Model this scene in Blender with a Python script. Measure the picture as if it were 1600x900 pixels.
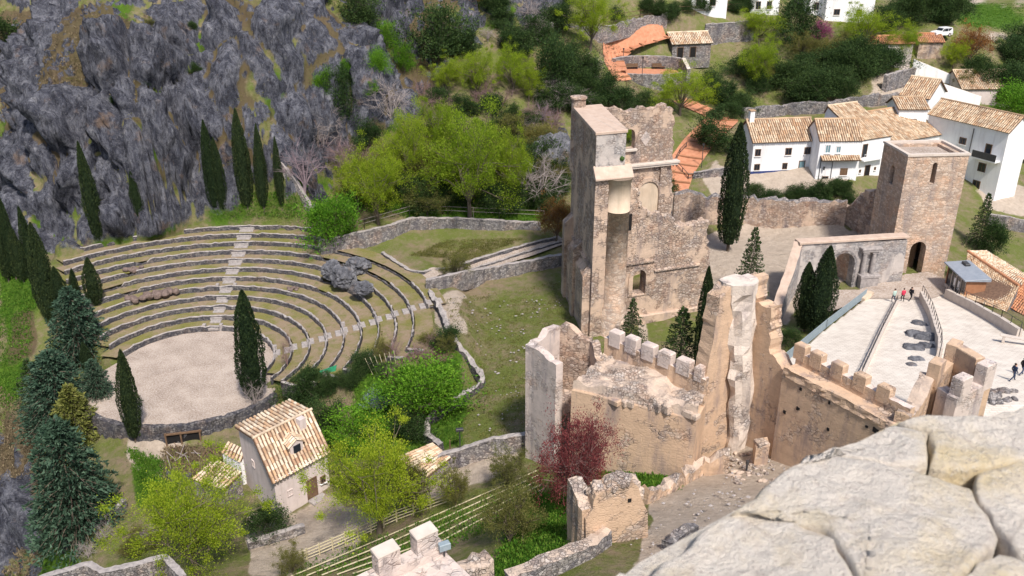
import bpy, bmesh, math, random
import numpy as np
from mathutils import Vector, geometry
for o in list(bpy.data.objects): bpy.data.objects.remove(o)
scene = bpy.context.scene
COL = scene.collection
# ------------------------------------------------------------------ camera
F = 1400.0; TH = math.radians(24.0); CZ = 45.0          # focal length in photo pixels, pitch below the horizon, eye height
CT, ST = math.cos(TH), math.sin(TH)
cam = bpy.data.cameras.new('camera'); camo = bpy.data.objects.new('camera', cam); COL.objects.link(camo)
camo.location = (0, 0, CZ); camo.rotation_euler = (math.pi/2-TH, 0, 0)
cam.sensor_width = 36.0; cam.lens = 36.0*F/1600.0; cam.clip_start = 0.05; cam.clip_end = 3000
cam.dof.use_dof = True; cam.dof.focus_distance = 95.0; cam.dof.aperture_fstop = 8.0
scene.camera = camo
# ------------------------------------------------------------------ sky, sun, exposure
SUN_EL, SUN_AZ = math.radians(54), math.radians(160)      # azimuth clockwise from +Y: a veiled sun high behind the viewer's right shoulder
world = bpy.data.worlds.new('World'); scene.world = world; world.use_nodes = True
wn = world.node_tree; bg = wn.nodes['Background']
sky = wn.nodes.new('ShaderNodeTexSky'); sky.sky_type = 'NISHITA'; sky.sun_disc = False
sky.sun_elevation = SUN_EL; sky.sun_rotation = SUN_AZ; sky.air_density = 1.0; sky.dust_density = 2.0; sky.ozone_density = 1.0
wn.links.new(sky.outputs[0], bg.inputs[0]); bg.inputs[1].default_value = 0.11
sun = bpy.data.lights.new('sun', 'SUN'); suno = bpy.data.objects.new('sun', sun); COL.objects.link(suno)
sun.energy = 3.8; sun.angle = math.radians(6); sun.color = (1.0, 0.93, 0.84)
sd = Vector((math.sin(SUN_AZ)*math.cos(SUN_EL), math.cos(SUN_AZ)*math.cos(SUN_EL), math.sin(SUN_EL)))
suno.rotation_euler = sd.to_track_quat('Z', 'Y').to_euler(); suno.location = (60, -60, 120)
scene.render.engine = 'CYCLES'
scene.view_settings.view_transform = 'Standard'; scene.view_settings.look = 'None'
scene.view_settings.gamma = 1.0; scene.view_settings.use_curve_mapping = False
scene.view_settings.exposure = 0.42
# ------------------------------------------------------------------ photo pixel -> world helpers
def ray(u, v):
    dx, dy = (u-800)/F, (450-v)/F
    return np.array([dx, CT+dy*ST, -ST+dy*CT])
def P(u, v, z):                       # on the level z
    d = ray(u, v); t = (z-CZ)/d[2]; return np.array([d[0]*t, d[1]*t, z])
def PY(u, v, Y):                      # on the vertical plane at distance Y
    d = ray(u, v); t = Y/d[1]; return np.array([d[0]*t, Y, CZ+d[2]*t])
def zat(v, Y): return float(PY(800, v, Y)[2])
def depth(p): return p[1]*CT+(CZ-p[2])*ST
def proj(x, y, z):
    dp = y*CT+(CZ-z)*ST; up = y*ST-(CZ-z)*CT
    return 800+F*x/dp, 450-F*up/dp
def onplane(u, v, o, d):              # on the vertical plane through o along d: (s, z)
    r = ray(u, v); n = np.array([-d[1], d[0]])
    t = (o[0]*n[0]+o[1]*n[1])/(r[0]*n[0]+r[1]*n[1])
    x, y, z = r[0]*t, r[1]*t, CZ+r[2]*t
    return ((x-o[0])*d[0]+(y-o[1])*d[1], z)
def unit(a):
    a = np.array(a, float); return a/np.linalg.norm(a)
# ------------------------------------------------------------------ noise
def _h(ix, iy, iz, s):
    n = (ix.astype(np.int64)*374761393+iy.astype(np.int64)*668265263+iz.astype(np.int64)*2147483647+s*974711) & 0x7fffffff
    n = (n ^ (n >> 13))*1274126177 & 0x7fffffff
    n = (n ^ (n >> 16))*2654435 & 0x7fffffff
    return ((n ^ (n >> 11)) & 0xffff)/65535.0
def vn(x, y, z, s=0):
    x, y, z = np.broadcast_arrays(np.asarray(x, float), np.asarray(y, float), np.asarray(z, float))
    fx, fy, fz = np.floor(x), np.floor(y), np.floor(z); a, b, c = x-fx, y-fy, z-fz
    a, b, c = a*a*(3-2*a), b*b*(3-2*b), c*c*(3-2*c); r = 0
    for i in (0, 1):
        for j in (0, 1):
            for k in (0, 1):
                r = r+_h(fx+i, fy+j, fz+k, s)*(a if i else 1-a)*(b if j else 1-b)*(c if k else 1-c)
    return r
def fbm(x, y, z, s=0, o=4):
    r = 0; a = .5; f = 1
    for i in range(o): r = r+a*vn(x*f, y*f, z*f, s+i*17); a *= .5; f *= 2.03
    return r
def worley(x, y, z, s=0):             # distance to the nearest and second feature point, cell random
    x, y, z = np.broadcast_arrays(np.asarray(x, float), np.asarray(y, float), np.asarray(z, float))
    fx, fy, fz = np.floor(x), np.floor(y), np.floor(z)
    d1 = np.full(x.shape, 9.); d2 = np.full(x.shape, 9.); cr = np.zeros(x.shape)
    for i in (-1, 0, 1):
        for j in (-1, 0, 1):
            for k in (-1, 0, 1):
                cx, cy, cz = fx+i, fy+j, fz+k
                d = np.sqrt((cx+_h(cx, cy, cz, s)-x)**2+(cy+_h(cx, cy, cz, s+5)-y)**2+(cz+_h(cx, cy, cz, s+9)-z)**2)
                n = d < d1; d2 = np.where(n, d1, np.minimum(d2, d)); cr = np.where(n, _h(cx, cy, cz, s+13), cr); d1 = np.where(n, d, d1)
    return d1, d2, cr
def sst(a, b, x):
    t = np.clip((x-a)/(b-a), 0, 1); return t*t*(3-2*t)
# ------------------------------------------------------------------ objects
def tag(o, label=None, cat=None, group=None, kind=None):
    if label: o['label'] = label
    if cat: o['category'] = cat
    if group: o['group'] = group
    if kind: o['kind'] = kind
    return o
def empty(name, loc, label=None, cat=None, group=None):
    o = bpy.data.objects.new(name, None); COL.objects.link(o); o.location = [float(c) for c in loc]; o.empty_display_size = .3
    return tag(o, label, cat, group)
def root_loc(p):
    l = np.zeros(3)
    while p is not None: l += np.array(p.location); p = p.parent
    return l
def obj(name, verts, faces, mat, parent=None, smooth=False, mids=None):
    me = bpy.data.meshes.new(name)
    v = np.asarray(verts, float)
    if parent is not None: v = v-root_loc(parent)
    me.from_pydata(v.tolist(), [], [list(map(int, f)) for f in faces])
    for m in (mat if isinstance(mat, (list, tuple)) else [mat]): me.materials.append(m)
    if mids is not None: me.polygons.foreach_set('material_index', np.asarray(mids, np.int32))
    if smooth: me.polygons.foreach_set('use_smooth', np.ones(len(me.polygons), bool))
    me.update()
    o = bpy.data.objects.new(name, me); COL.objects.link(o); o.parent = parent
    return o
def struct(name, verts, faces, mat, smooth=False):
    return tag(obj(name, verts, faces, mat, None, smooth), kind='structure')
class MB:                              # mesh collector
    def __init__(s): s.v = []; s.f = []; s.m = []; s.n = 0
    def add(s, v, f, m=0):
        v = np.asarray(v, float); s.v.append(v); s.f += [[i+s.n for i in q] for q in f]; s.m += [m]*len(f); s.n += len(v); return s
    def box(s, c, sz, d=(1, 0), m=0, ch=0):   # centre of the base, size along d / across / up
        d = unit(d); n = np.array([-d[1], d[0]]); a, b, h = sz[0]/2, sz[1]/2, sz[2]; v = []
        lv = [(0, 0), (h, 0)] if not ch else [(0, 0), (h-ch, 0), (h, ch)]
        for z, i in lv:
            for p, q in ((-1, -1), (1, -1), (1, 1), (-1, 1)):
                w = d*p*(a-i)+n*q*(b-i); v.append((c[0]+w[0], c[1]+w[1], c[2]+z))
        f = [(3, 2, 1, 0)]; k = len(lv)-1
        for l in range(k):
            for i in range(4): j = (i+1) % 4; f.append((l*4+i, l*4+j, l*4+4+j, l*4+4+i))
        f.append(tuple(k*4+i for i in range(4)))
        return s.add(v, f, m)
    def prism(s, plan, z0, z1, m=0, ch=0.0, top=None):
        n = len(plan); plan = np.asarray(plan, float); c = plan.mean(0); v = []
        z0 = z0 if hasattr(z0, '__len__') else [z0]*n; z1 = z1 if hasattr(z1, '__len__') else [z1]*n
        v += [(x, y, z) for (x, y), z in zip(plan, z0)]
        v += [(x, y, z-ch) for (x, y), z in zip(plan, z1)]
        k = 1
        if ch:
            for (x, y), z in zip(plan, z1):
                d = c-np.array([x, y]); d = d/np.linalg.norm(d)*ch*1.3; v.append((x+d[0], y+d[1], z))
            k = 2
        f = [tuple(reversed(range(n)))]
        for l in range(k):
            for i in range(n): j = (i+1) % n; f.append((l*n+i, l*n+j, l*n+n+j, l*n+n+i))
        f.append(tuple(k*n+i for i in range(n)))
        return s.add(v, f, m)
    def tube(s, pts, r, n=6, m=0, cap=True):
        pts = np.asarray(pts, float); r = np.broadcast_to(np.asarray(r, float), (len(pts),)); v = []
        for i, p in enumerate(pts):
            t = unit(pts[min(i+1, len(pts)-1)]-pts[max(i-1, 0)]); a = np.cross(t, (0, 0, 1) if abs(t[2]) < .9 else (1, 0, 0)); a = a/np.linalg.norm(a); b = np.cross(t, a)
            for k in range(n):
                g = 2*math.pi*k/n; v.append(p+r[i]*(a*math.cos(g)+b*math.sin(g)))
        f = [(i*n+k, i*n+(k+1) % n, i*n+n+(k+1) % n, i*n+n+k) for i in range(len(pts)-1) for k in range(n)]
        if cap: f += [tuple(range(n)), tuple((len(pts)-1)*n+k for k in reversed(range(n)))]
        return s.add(v, f, m)
    def build(s, name, mat, parent=None, smooth=False):
        return obj(name, np.concatenate(s.v), s.f, mat, parent, smooth, s.m)
def copy_tree(o, parent=None):
    c = o.copy(); COL.objects.link(c); c.parent = parent
    for ch in list(o.children): copy_tree(ch, c)
    return c
# ------------------------------------------------------------------ materials
class NT:
    def __init__(s, name, rough=.9, spec=.25):
        s.m = bpy.data.materials.new(name); s.m.use_nodes = True; s.t = s.m.node_tree; s.b = s.t.nodes['Principled BSDF']
        s.b.inputs['Roughness'].default_value = rough; s.b.inputs['Specular IOR Level'].default_value = spec
        s._c = None
    def n(s, ty, **k):
        x = s.t.nodes.new(ty)
        for a, b in k.items(): setattr(x, a, b)
        return x
    def l(s, a, b): s.t.links.new(a, b)
    def co(s):
        if s._c is None: s._c = s.n('ShaderNodeTexCoord').outputs['Object']
        return s._c
    def map(s, sc=(1, 1, 1), src=None):
        m = s.n('ShaderNodeMapping'); m.inputs['Scale'].default_value = sc; s.l(src or s.co(), m.inputs[0]); return m.outputs[0]
    def noise(s, sc, det=4, rough=.55, vec=None, dist=0):
        x = s.n('ShaderNodeTexNoise'); x.inputs['Scale'].default_value = sc; x.inputs['Detail'].default_value = det; x.inputs['Roughness'].default_value = rough; x.inputs['Distortion'].default_value = dist
        s.l(vec or s.co(), x.inputs['Vector']); return x.outputs['Fac']
    def vor(s, sc, feat='F1', vec=None, rnd=1):
        x = s.n('ShaderNodeTexVoronoi', feature=feat); x.inputs['Scale'].default_value = sc; x.inputs['Randomness'].default_value = rnd
        s.l(vec or s.co(), x.inputs['Vector']); return x
    def ramp(s, fac, stops):
        r = s.n('ShaderNodeValToRGB'); e = r.color_ramp.elements
        while len(e) < len(stops): e.new(.5)
        for q, (p, c) in zip(e, stops):
            q.position = p; q.color = (c, c, c, 1) if not hasattr(c, '__len__') else tuple(c)+(1,)
        s.l(fac, r.inputs[0]); return r.outputs[0]
    def mix(s, fac, a, b, mode='MIX'):
        x = s.n('ShaderNodeMix', data_type='RGBA', blend_type=mode)
        for sock, val in ((x.inputs[0], fac), (x.inputs[6], a), (x.inputs[7], b)):
            if hasattr(val, 'is_linked'): s.l(val, sock)
            elif hasattr(val, '__len__'): sock.default_value = tuple(val)+(1,)
            else: sock.default_value = val
        return x.outputs[2]
    def math(s, op, a, b=None):
        x = s.n('ShaderNodeMath', operation=op)
        for i, val in enumerate((a, b)):
            if val is None: continue
            if hasattr(val, 'is_linked'): s.l(val, x.inputs[i])
            else: x.inputs[i].default_value = val
        return x.outputs[0]
    def col(s, c): s.l(c, s.b.inputs['Base Color']) if hasattr(c, 'is_linked') else setattr(s.b.inputs['Base Color'], 'default_value', tuple(c)+(1,))
    def bump(s, h, st=.5, dist=.1):
        b = s.n('ShaderNodeBump'); b.inputs['Strength'].default_value = st; b.inputs['Distance'].default_value = dist
        s.l(h, b.inputs['Height']); s.l(b.outputs[0], s.b.inputs['Normal'])
def masonry(name, base, dark, light, sx=2.2, sz=3.6, mortar=(.55, .48, .4), stain=(.12, .11, .12), st=.6, plaster=0.0, pcol=(.5, .36, .24)):
    # rubble or coursed stone: each cell a stone of its own tint, mortar joints recessed, weather stains, optional remains of render
    m = NT(name); v = m.map((sx, sx, sz))
    w = m.n('ShaderNodeVectorMath', operation='ADD'); nz = m.n('ShaderNodeTexNoise'); nz.inputs['Scale'].default_value = .8; m.l(m.co(), nz.inputs['Vector'])
    m.l(v, w.inputs[0]); m.l(nz.outputs['Color'], w.inputs[1])
    c1 = m.vor(1, 'F1', w.outputs[0], .85); ed = m.vor(1, 'DISTANCE_TO_EDGE', w.outputs[0], .85)
    sep = m.n('ShaderNodeSeparateColor'); m.l(c1.outputs['Color'], sep.inputs[0])
    stone = m.ramp(sep.outputs[0], [(0, dark), (.45, base), (1, light)])
    joint = m.ramp(ed.outputs['Distance'], [(.015, 1.0), (.1, 0.0)])
    c = m.mix(m.math('MULTIPLY', joint, .8), stone, mortar)
    tint = m.ramp(m.noise(.45, 6, .7), [(.3, (.8, .84, .92)), (.5, (1, 1, 1)), (.68, (1.12, .96, .86))]); c = m.mix(1.0, c, tint, 'MULTIPLY')
    fine = m.ramp(m.noise(9, 5, .7), [(.25, .72), (.75, 1.15)]); c = m.mix(1.0, c, fine, 'MULTIPLY')
    h = m.math('SUBTRACT', m.noise(14, 4), joint)
    if plaster:
        big = m.ramp(m.noise(.35, 6, .68), [(.62-plaster*.45, 0.0), (.68-plaster*.45, 1.0)])
        pc = m.mix(m.noise(1.6, 5, .7), [x*.72 for x in pcol], [min(1, x*1.25) for x in pcol]); c = m.mix(big, c, pc)
        h = m.math('ADD', m.math('MULTIPLY', h, m.math('SUBTRACT', 1.15, big)), m.math('MULTIPLY', big, .25))
    bands = m.ramp(m.noise(1.0, 5, .7, m.map((.06, .06, 1.3))), [(.38, .9), (.55, 1.0), (.7, 1.06)]); c = m.mix(1.0, c, bands, 'MULTIPLY')
    pits = m.ramp(m.noise(3.2, 5, .75), [(.66, 0.0), (.72, .8)]); c = m.mix(pits, c, [x*.45 for x in dark]); h = m.math('SUBTRACT', h, pits)
    sv = m.map((.55, .55, .12)); sm = m.ramp(m.noise(1.2, 6, .65, sv), [(.52, 0.0), (.7, .75)]); c = m.mix(sm, c, stain)
    m.col(c); m.bump(h, st, .12); return m.m
def simple(name, a, b, sc=2.0, rough=.9, st=.3, bs=12, spec=.2, streak=None):
    m = NT(name, rough, spec); c = m.mix(m.ramp(m.noise(sc, 6, .65), [(.3, 0.0), (.7, 1.0)]), a, b)
    if streak is not None:
        sv = m.map((1.2, 1.2, .15)); c = m.mix(m.ramp(m.noise(1.0, 6, .7, sv), [(.5, 0.0), (.72, .8)]), c, streak)
    m.col(c); m.bump(m.noise(bs, 5, .7), st, .04); return m.m
def leafmat(name, a, b, c, transl=.35):
    m = NT(name, .7, .15); g = m.n('ShaderNodeNewGeometry'); oi = m.n('ShaderNodeObjectInfo')
    col = m.ramp(g.outputs['Random Per Island'], [(0, a), (.5, b), (1, c)])
    big = m.ramp(m.noise(.55, 3), [(.3, .7), (.7, 1.2)]); col = m.mix(1.0, col, big, 'MULTIPLY')
    var = m.ramp(oi.outputs['Random'], [(0, (.78, .85, .8)), (1, (1.15, 1.08, 1.0))]); col = m.mix(1.0, col, var, 'MULTIPLY')
    m.col(col); tr = m.n('ShaderNodeBsdfTranslucent'); m.l(col, tr.inputs[0])
    mx = m.n('ShaderNodeMixShader'); mx.inputs[0].default_value = transl; m.l(m.b.outputs[0], mx.inputs[1]); m.l(tr.outputs[0], mx.inputs[2])
    m.l(mx.outputs[0], m.t.nodes['Material Output'].inputs[0]); return m.m
def tilemat(name, stops):
    m = NT(name, .85, .2); g = m.n('ShaderNodeNewGeometry'); oi = m.n('ShaderNodeObjectInfo')
    r = m.math('FRACT', m.math('ADD', g.outputs['Random Per Island'], oi.outputs['Random']))
    c = m.ramp(r, stops); c = m.mix(m.ramp(m.noise(5, 5, .7), [(.5, 0.0), (.75, .55)]), c, (.3, .28, .22))
    c = m.mix(m.ramp(m.noise(.8, 4), [(.45, 0.0), (.7, .5)]), c, (.16, .12, .09)); m.col(c); m.bump(m.noise(20, 4), .3, .03); return m.m
random.seed(7); RNG = np.random.default_rng(7)
M = {}
M['church'] = masonry('church masonry', (.51, .385, .305), (.36, .265, .215), (.67, .55, .47), 2.4, 4.0, (.38, .29, .24), (.2, .17, .185), .85, .26, (.58, .435, .335))
M['tower'] = masonry('tower ashlar', (.57, .425, .325), (.45, .325, .245), (.69, .555, .45), 2.0, 3.6, (.42, .33, .265), (.24, .21, .21), .5)
M['rubble'] = masonry('grey rubble wall', (.31, .285, .28), (.17, .16, .17), (.5, .46, .44), 3.4, 4.6, (.2, .18, .175), (.11, .1, .12), .8)
M['terrace'] = masonry('terrace wall stone', (.15, .14, .15), (.08, .08, .1), (.28, .265, .26), 3.4, 5.4, (.1, .09, .09), (.06, .06, .08), .9)
M['cap'] = simple('terrace cap stone', (.22, .2, .2), (.44, .4, .38), 3.0, .9, .6, 7)
M['rammed'] = masonry('rammed earth wall', (.53, .395, .3), (.4, .29, .225), (.66, .52, .42), 2.4, 4.0, (.37, .28, .22), (.2, .165, .18), .7, .45, (.57, .405, .285))
M['pale'] = masonry('pale weathered wall', (.58, .495, .45), (.45, .375, .34), (.72, .63, .58), 2.4, 3.6, (.45, .37, .33), (.27, .235, .25), .6, .4, (.63, .53, .48))
M['rubbletop'] = masonry('broken white rubble', (.48, .395, .34), (.36, .285, .245), (.64, .56, .5), 4.2, 4.6, (.27, .215, .185), (.2, .165, .17), .8, .4, (.54, .43, .35))
M['white'] = simple('white wash', (.78, .78, .8), (.86, .86, .86), 1.2, .85, .1, 6, .2, (.62, .6, .6))
M['plaster'] = simple('aged plaster', (.58, .5, .48), (.7, .61, .59), 1.0, .9, .2, 8, .2, (.42, .36, .33))
M['ochre'] = simple('plain ochre render', (.54, .42, .31), (.66, .54, .42), .8, .9, .15, 8, .2, (.42, .34, .26))
M['tile'] = tilemat('barrel tile', [(0, (.5, .3, .17)), (.3, (.62, .44, .29)), (.6, (.72, .58, .42)), (1, (.4, .26, .16))])
M['tile2'] = tilemat('sunbleached tile', [(0, (.55, .34, .2)), (.35, (.7, .54, .38)), (.7, (.8, .69, .54)), (1, (.46, .28, .18))])
M['tilered'] = tilemat('orange tile', [(0, (.5, .2, .1)), (.5, (.62, .3, .16)), (1, (.42, .17, .1))])
M['tilebase'] = simple('tile channel', (.1, .06, .045), (.2, .125, .085), 4, .95, .4, 9)
m = NT('pale plaza paving', .8, .2); bk = m.n('ShaderNodeTexBrick'); bk.inputs['Scale'].default_value = .8; bk.inputs['Mortar Size'].default_value = .018; bk.inputs['Color1'].default_value = (.58, .52, .46, 1); bk.inputs['Color2'].default_value = (.69, .63, .56, 1); bk.inputs['Mortar'].default_value = (.42, .36, .31, 1); m.l(m.co(), bk.inputs['Vector'])
c = m.mix(m.ramp(m.noise(.5, 6, .7), [(.42, 0.0), (.62, .65)]), bk.outputs['Color'], (.74, .68, .61)); c = m.mix(m.ramp(m.noise(1.4, 6, .75), [(.55, 0.0), (.72, .5)]), c, (.45, .38, .32)); m.col(c); m.bump(m.noise(4, 5), .2, .04); M['plaza'] = m.m
M['kerb'] = simple('pale kerb stone', (.5, .43, .38), (.62, .55, .49), 1.5, .85, .2, 8)
M['redpave'] = simple('red brick paving', (.44, .18, .1), (.58, .28, .17), 1.5, .85, .3, 6)
M['wood'] = simple('old wood', (.12, .07, .045), (.2, .13, .08), 3, .8, .3, 15)
M['palewood'] = simple('pale timber', (.4, .35, .23), (.54, .48, .34), 2, .8, .2, 9)
M['trunk'] = simple('bark', (.09, .07, .055), (.17, .14, .11), 4, .95, .6, 10)
M['twig'] = simple('grey twigs', (.26, .22, .21), (.38, .33, .32), 3, .95, .2, 10)
M['twigred'] = simple('reddish twigs', (.2, .13, .12), (.3, .2, .19), 3, .95, .2, 10)
M['twigpurple'] = simple('purple grey twigs', (.23, .17, .19), (.32, .25, .28), 3, .95, .2, 10)
M['metal'] = simple('dark painted metal', (.03, .03, .035), (.06, .06, .065), 4, .5, .05, 9, .5)
M['rail'] = simple('blue grey railing', (.2, .26, .3), (.3, .36, .4), 4, .5, .05, 9, .5)
M['slate'] = simple('grey sheet roof', (.22, .25, .3), (.3, .33, .38), 2, .5, .1, 6, .4)
M['brown'] = simple('brown panel', (.28, .13, .07), (.36, .18, .1), 3, .7, .1, 9)
M['bluepaint'] = simple('blue plinth paint', (.03, .05, .16), (.05, .07, .2), 3, .8, .1, 8)
M['teal'] = simple('teal shutter', (.12, .22, .26), (.18, .28, .32), 3, .7, .1, 8)
M['dark'] = simple('dark interior', (.012, .011, .012), (.022, .02, .02), 3, .9, .1, 8)  # near-black colour stands in for the shade inside openings
M['green_net'] = simple('green netting', (.02, .2, .1), (.04, .28, .15), 4, .6, .1, 9)
g_ = NT('window glass', .12, .6); g_.col((.02, .025, .035)); M['glass'] = g_.m
sk_ = NT('skin', .6); sk_.col((.5, .3, .22)); M['skin'] = sk_.m
for nm, c in dict(cloth_red=(.6, .05, .1), cloth_black=(.015, .015, .02), cloth_navy=(.03, .045, .09), cloth_mint=(.42, .55, .5), hair=(.03, .02, .015), carwhite=(.8, .81, .83), tyre=(.02, .02, .02), jeans=(.06, .08, .14)).items():
    q = NT(nm, .35 if nm == 'carwhite' else .85, .4 if nm == 'carwhite' else .2); f = q.mix(q.noise(14, 3), [x*.8 for x in c], [min(1, x*1.15) for x in c]); q.col(f); M[nm] = q.m
M['leaf_lime'] = leafmat('spring leaf', (.18, .29, .02), (.32, .44, .03), (.48, .57, .06), .45)
M['leaf_olive'] = leafmat('olive leaf', (.12, .13, .035), (.2, .2, .06), (.3, .28, .1), .35)
M['leaf_green'] = leafmat('fresh green leaf', (.06, .17, .015), (.12, .29, .02), (.21, .4, .04), .35)
M['leaf_dark'] = leafmat('dark evergreen leaf', (.02, .042, .016), (.042, .082, .026), (.085, .14, .04), .18)
M['leaf_cyp'] = leafmat('cypress spray', (.012, .022, .012), (.024, .044, .018), (.06, .085, .03), .1)
M['leaf_cedar'] = leafmat('blue green needles', (.022, .05, .032), (.045, .09, .062), (.1, .17, .12), .12)
M['leaf_gold'] = leafmat('golden green needles', (.1, .12, .03), (.19, .2, .05), (.28, .27, .08), .2)
M['leaf_plum'] = leafmat('dark red blossom', (.1, .025, .032), (.19, .045, .055), (.3, .1, .1), .2)
M['whiterubble'] = masonry('white broken rubble face', (.62, .545, .495), (.5, .425, .385), (.74, .67, .62), 3.4, 4.2, (.42, .345, .31), (.26, .22, .22), .8, .5, (.66, .57, .5))
M['leaf_pink'] = leafmat('magenta blossom', (.25, .06, .16), (.36, .1, .22), (.45, .16, .3), .3)
M['leaf_rust'] = leafmat('rusty brown leaf', (.2, .08, .03), (.3, .14, .05), (.38, .2, .08), .3)
M['leaf_grass'] = leafmat('grass blades', (.04, .12, .012), (.08, .2, .02), (.16, .26, .04), .3)
M['leaf_dry'] = leafmat('dry scrub', (.16, .11, .08), (.24, .18, .12), (.34, .27, .18), .2)
M['leaf_agave'] = leafmat('blue agave blades', (.2, .28, .3), (.3, .4, .42), (.4, .5, .5), .1)
# ================================================================== TERRAIN: heights known from what stands where
TC = np.array([-37.2, 91.8]); TR0, TD, TRISE, TZ0 = 9.2, 2.06, .467, -5.9     # amphitheatre: centre, first row, row depth, row rise, stage level
ctrl_px = [  # photo pixel of a ground point and its height in metres above the gate
 # plaza and gate
 (1410,475,0),(1440,430,0),(1520,455,.3),(1585,595,4.8),(1500,520,2.4),(1350,560,3.6),(1420,560,3.8),(1600,520,2.6),(1470,640,6),
 (1262,520,-.6),(1300,500,-.4),(1240,560,0),(1200,400,0),(1137,390,0),(1180,440,-.2),(1300,380,.3),(1200,350,.5),(1090,350,.5),(1320,350,1.5),
 # church and field
 (1113,482,-1),(920,523,-2),(1010,520,-1.8),(1060,570,-1.6),(880,430,-1.6),(760,470,-3),(780,600,-2.6),(720,690,-3.2),(690,480,-3),(800,540,-2.6),(840,470,-2.2),(820,660,-2.2),
 (700,410,-1.6),(800,385,-.6),(860,370,0),(640,405,-1.2),
 # castle inner slope
 (1000,735,1),(1080,735,1),(1150,690,2),(1240,730,3.2),(1180,700,2.4),(1050,790,4.5),(1100,770,4),(1005,840,8),(920,855,8),(980,880,9),(840,830,4),(870,790,2.6),(800,880,6.2),
 (760,800,-1),(720,850,.5),(690,790,-2.6),(780,740,-2.2),(620,880,-1.5),(560,890,-2.5),
 # house, gardens
 (437,812,-8),(515,765,-7.5),(480,830,-7.2),(400,880,-6.5),(310,890,-7.5),(600,825,-5),(650,780,-4.6),(560,640,-6.2),(640,640,-5),(700,600,-4),(480,610,-6.8),(350,720,-8),(280,700,-8.2),(250,760,-8.6),(200,800,-9),(150,850,-10),(740,620,-3.2),(690,690,-4.2),(620,700,-5.2),(330,690,-7.9),
 # left ravine
 (30,450,-5),(20,520,-7),(60,600,-9),(20,700,-13),(60,800,-14),(20,850,-19),(100,880,-13),(0,600,-12),(80,505,-6.2),(110,700,-10),(0,400,-4),(130,780,-10),
 # theatre edge, cliff foot
 (430,338,2.3),(480,320,2.6),(330,322,3),(250,345,2),(200,362,1.4),(155,382,.5),(100,405,-.8),(40,430,-3.5),
 # hillside
 (445,250,10),(440,150,19),(445,60,25),(330,250,9),(330,150,18),(330,60,25),(200,300,6),(200,200,15),(200,100,22.5),(200,20,28.5),(100,320,4),(80,230,12),(60,120,20),(20,330,-.5),(0,250,7),(0,100,19),(20,10,26.5),
 (560,230,9),(560,120,19.5),(560,30,26),(640,170,13),(640,60,23),
 # scrub slope behind
 (520,385,.2),(560,370,.5),(640,345,.8),(700,343,.8),(850,345,1),(600,300,3.8),(700,290,4),(700,240,8),(800,300,3.8),(800,240,7.6),(860,250,6.8),(700,150,15),(760,140,15.5),(780,60,22),(780,10,26.5),(860,60,21.6),(860,130,15.5),(920,70,20.5),(920,140,14.4),(940,10,25),
 # upper terraces and village
 (1010,110,14),(1000,135,13.2),(960,90,16),(1020,60,19.2),(1075,85,15.6),(1060,170,10.5),(1090,210,8),(1070,250,6),(1140,190,8.5),(1100,275,5),(1150,130,12),(1170,60,18),(1060,20,23),
 (1230,278,5.4),(1300,290,5),(1170,280,5.2),(1230,170,8.6),(1300,150,11),(1380,150,10),(1300,60,18),(1200,10,22.5),(1440,100,13),(1470,58,17.5),(1560,60,15.5),(1590,5,16.3),(1540,150,8),(1590,200,5),(1530,295,2),(1590,300,1),(1540,370,-.8),(1590,360,-1.5),(1560,470,-3.5),(1500,350,0),(1400,5,22),
]
ctrl_w = [(0,0,30),(-12,8,24),(14,8,26),(0,22,17),(-20,30,9),(25,30,14),(40,40,10),(45,60,4.5),(62,60,2),(75,90,-4),(-60,30,-20),(-90,60,-25),(-80,90,-12),(70,40,-2),(-40,10,0),(45,0,10),(80,0,-10),(-80,0,-30),
 (-110,110,5),(-110,140,25),(-120,200,62),(-60,170,44),(-60,230,70),(0,200,38),(0,260,55),(50,240,34),(120,180,4),(120,120,-6),(120,260,14),(60,330,36),(160,330,16),(-40,340,90),(-150,340,100),(-150,60,-30),(150,40,-20),(220,200,2),(220,330,12),(200,100,-12),
 (0,600,110),(200,600,24),(-200,600,130),(300,450,15)]
cp = np.array([P(u, v, z) for u, v, z in ctrl_px]+[np.array(w, float) for w in ctrl_w])
def _tps(xy, c):
    d2 = ((xy[:, None, :]-c[None])**2).sum(-1); return .5*d2*np.log(d2+1e-9)
_n = len(cp); _s = 1/100.
_K = _tps(cp[:, :2]*_s, cp[:, :2]*_s)+np.eye(_n)*2e-4
_Pm = np.c_[np.ones(_n), cp[:, :2]*_s]
_A = np.block([[_K, _Pm], [_Pm.T, np.zeros((3, 3))]])
_W = np.linalg.solve(_A, np.r_[cp[:, 2], np.zeros(3)])
def inpoly(u, v, poly):
    r = np.zeros(u.shape, bool); n = len(poly)
    for i in range(n):
        (x1, y1), (x2, y2) = poly[i], poly[(i+1) % n]
        if y1 == y2: continue
        c = ((y1 > v) != (y2 > v)) & (u < (x2-x1)*(v-y1)/(y2-y1)+x1); r ^= c
    return r
def stage_r(a):                       # stage outline radius by angle: round behind, fuller towards the front wall
    a = (np.degrees(a)+360) % 360
    k = sst(170, 215, a)*(1-sst(322, 372, a))+sst(322-360, 372-360, a)*0
    k = np.where(a < 15, (1-sst(-38, 12, a))*1.0, k)
    return 9.2+3.4*k
def theatre_z(x, y):                  # level of the seating treads (None outside)
    r = np.hypot(x-TC[0], y-TC[1]); a = np.degrees(np.arctan2(y-TC[1], x-TC[0])); a = np.where(a < -90, a+360, a)
    k = np.where(r < TR0-.2, 0, np.clip((r-TR0)/TD+.6, 0, 13)); k = np.where((a < -26) | (a > 182), 0, k)
    return TZ0+k*TRISE
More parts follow.
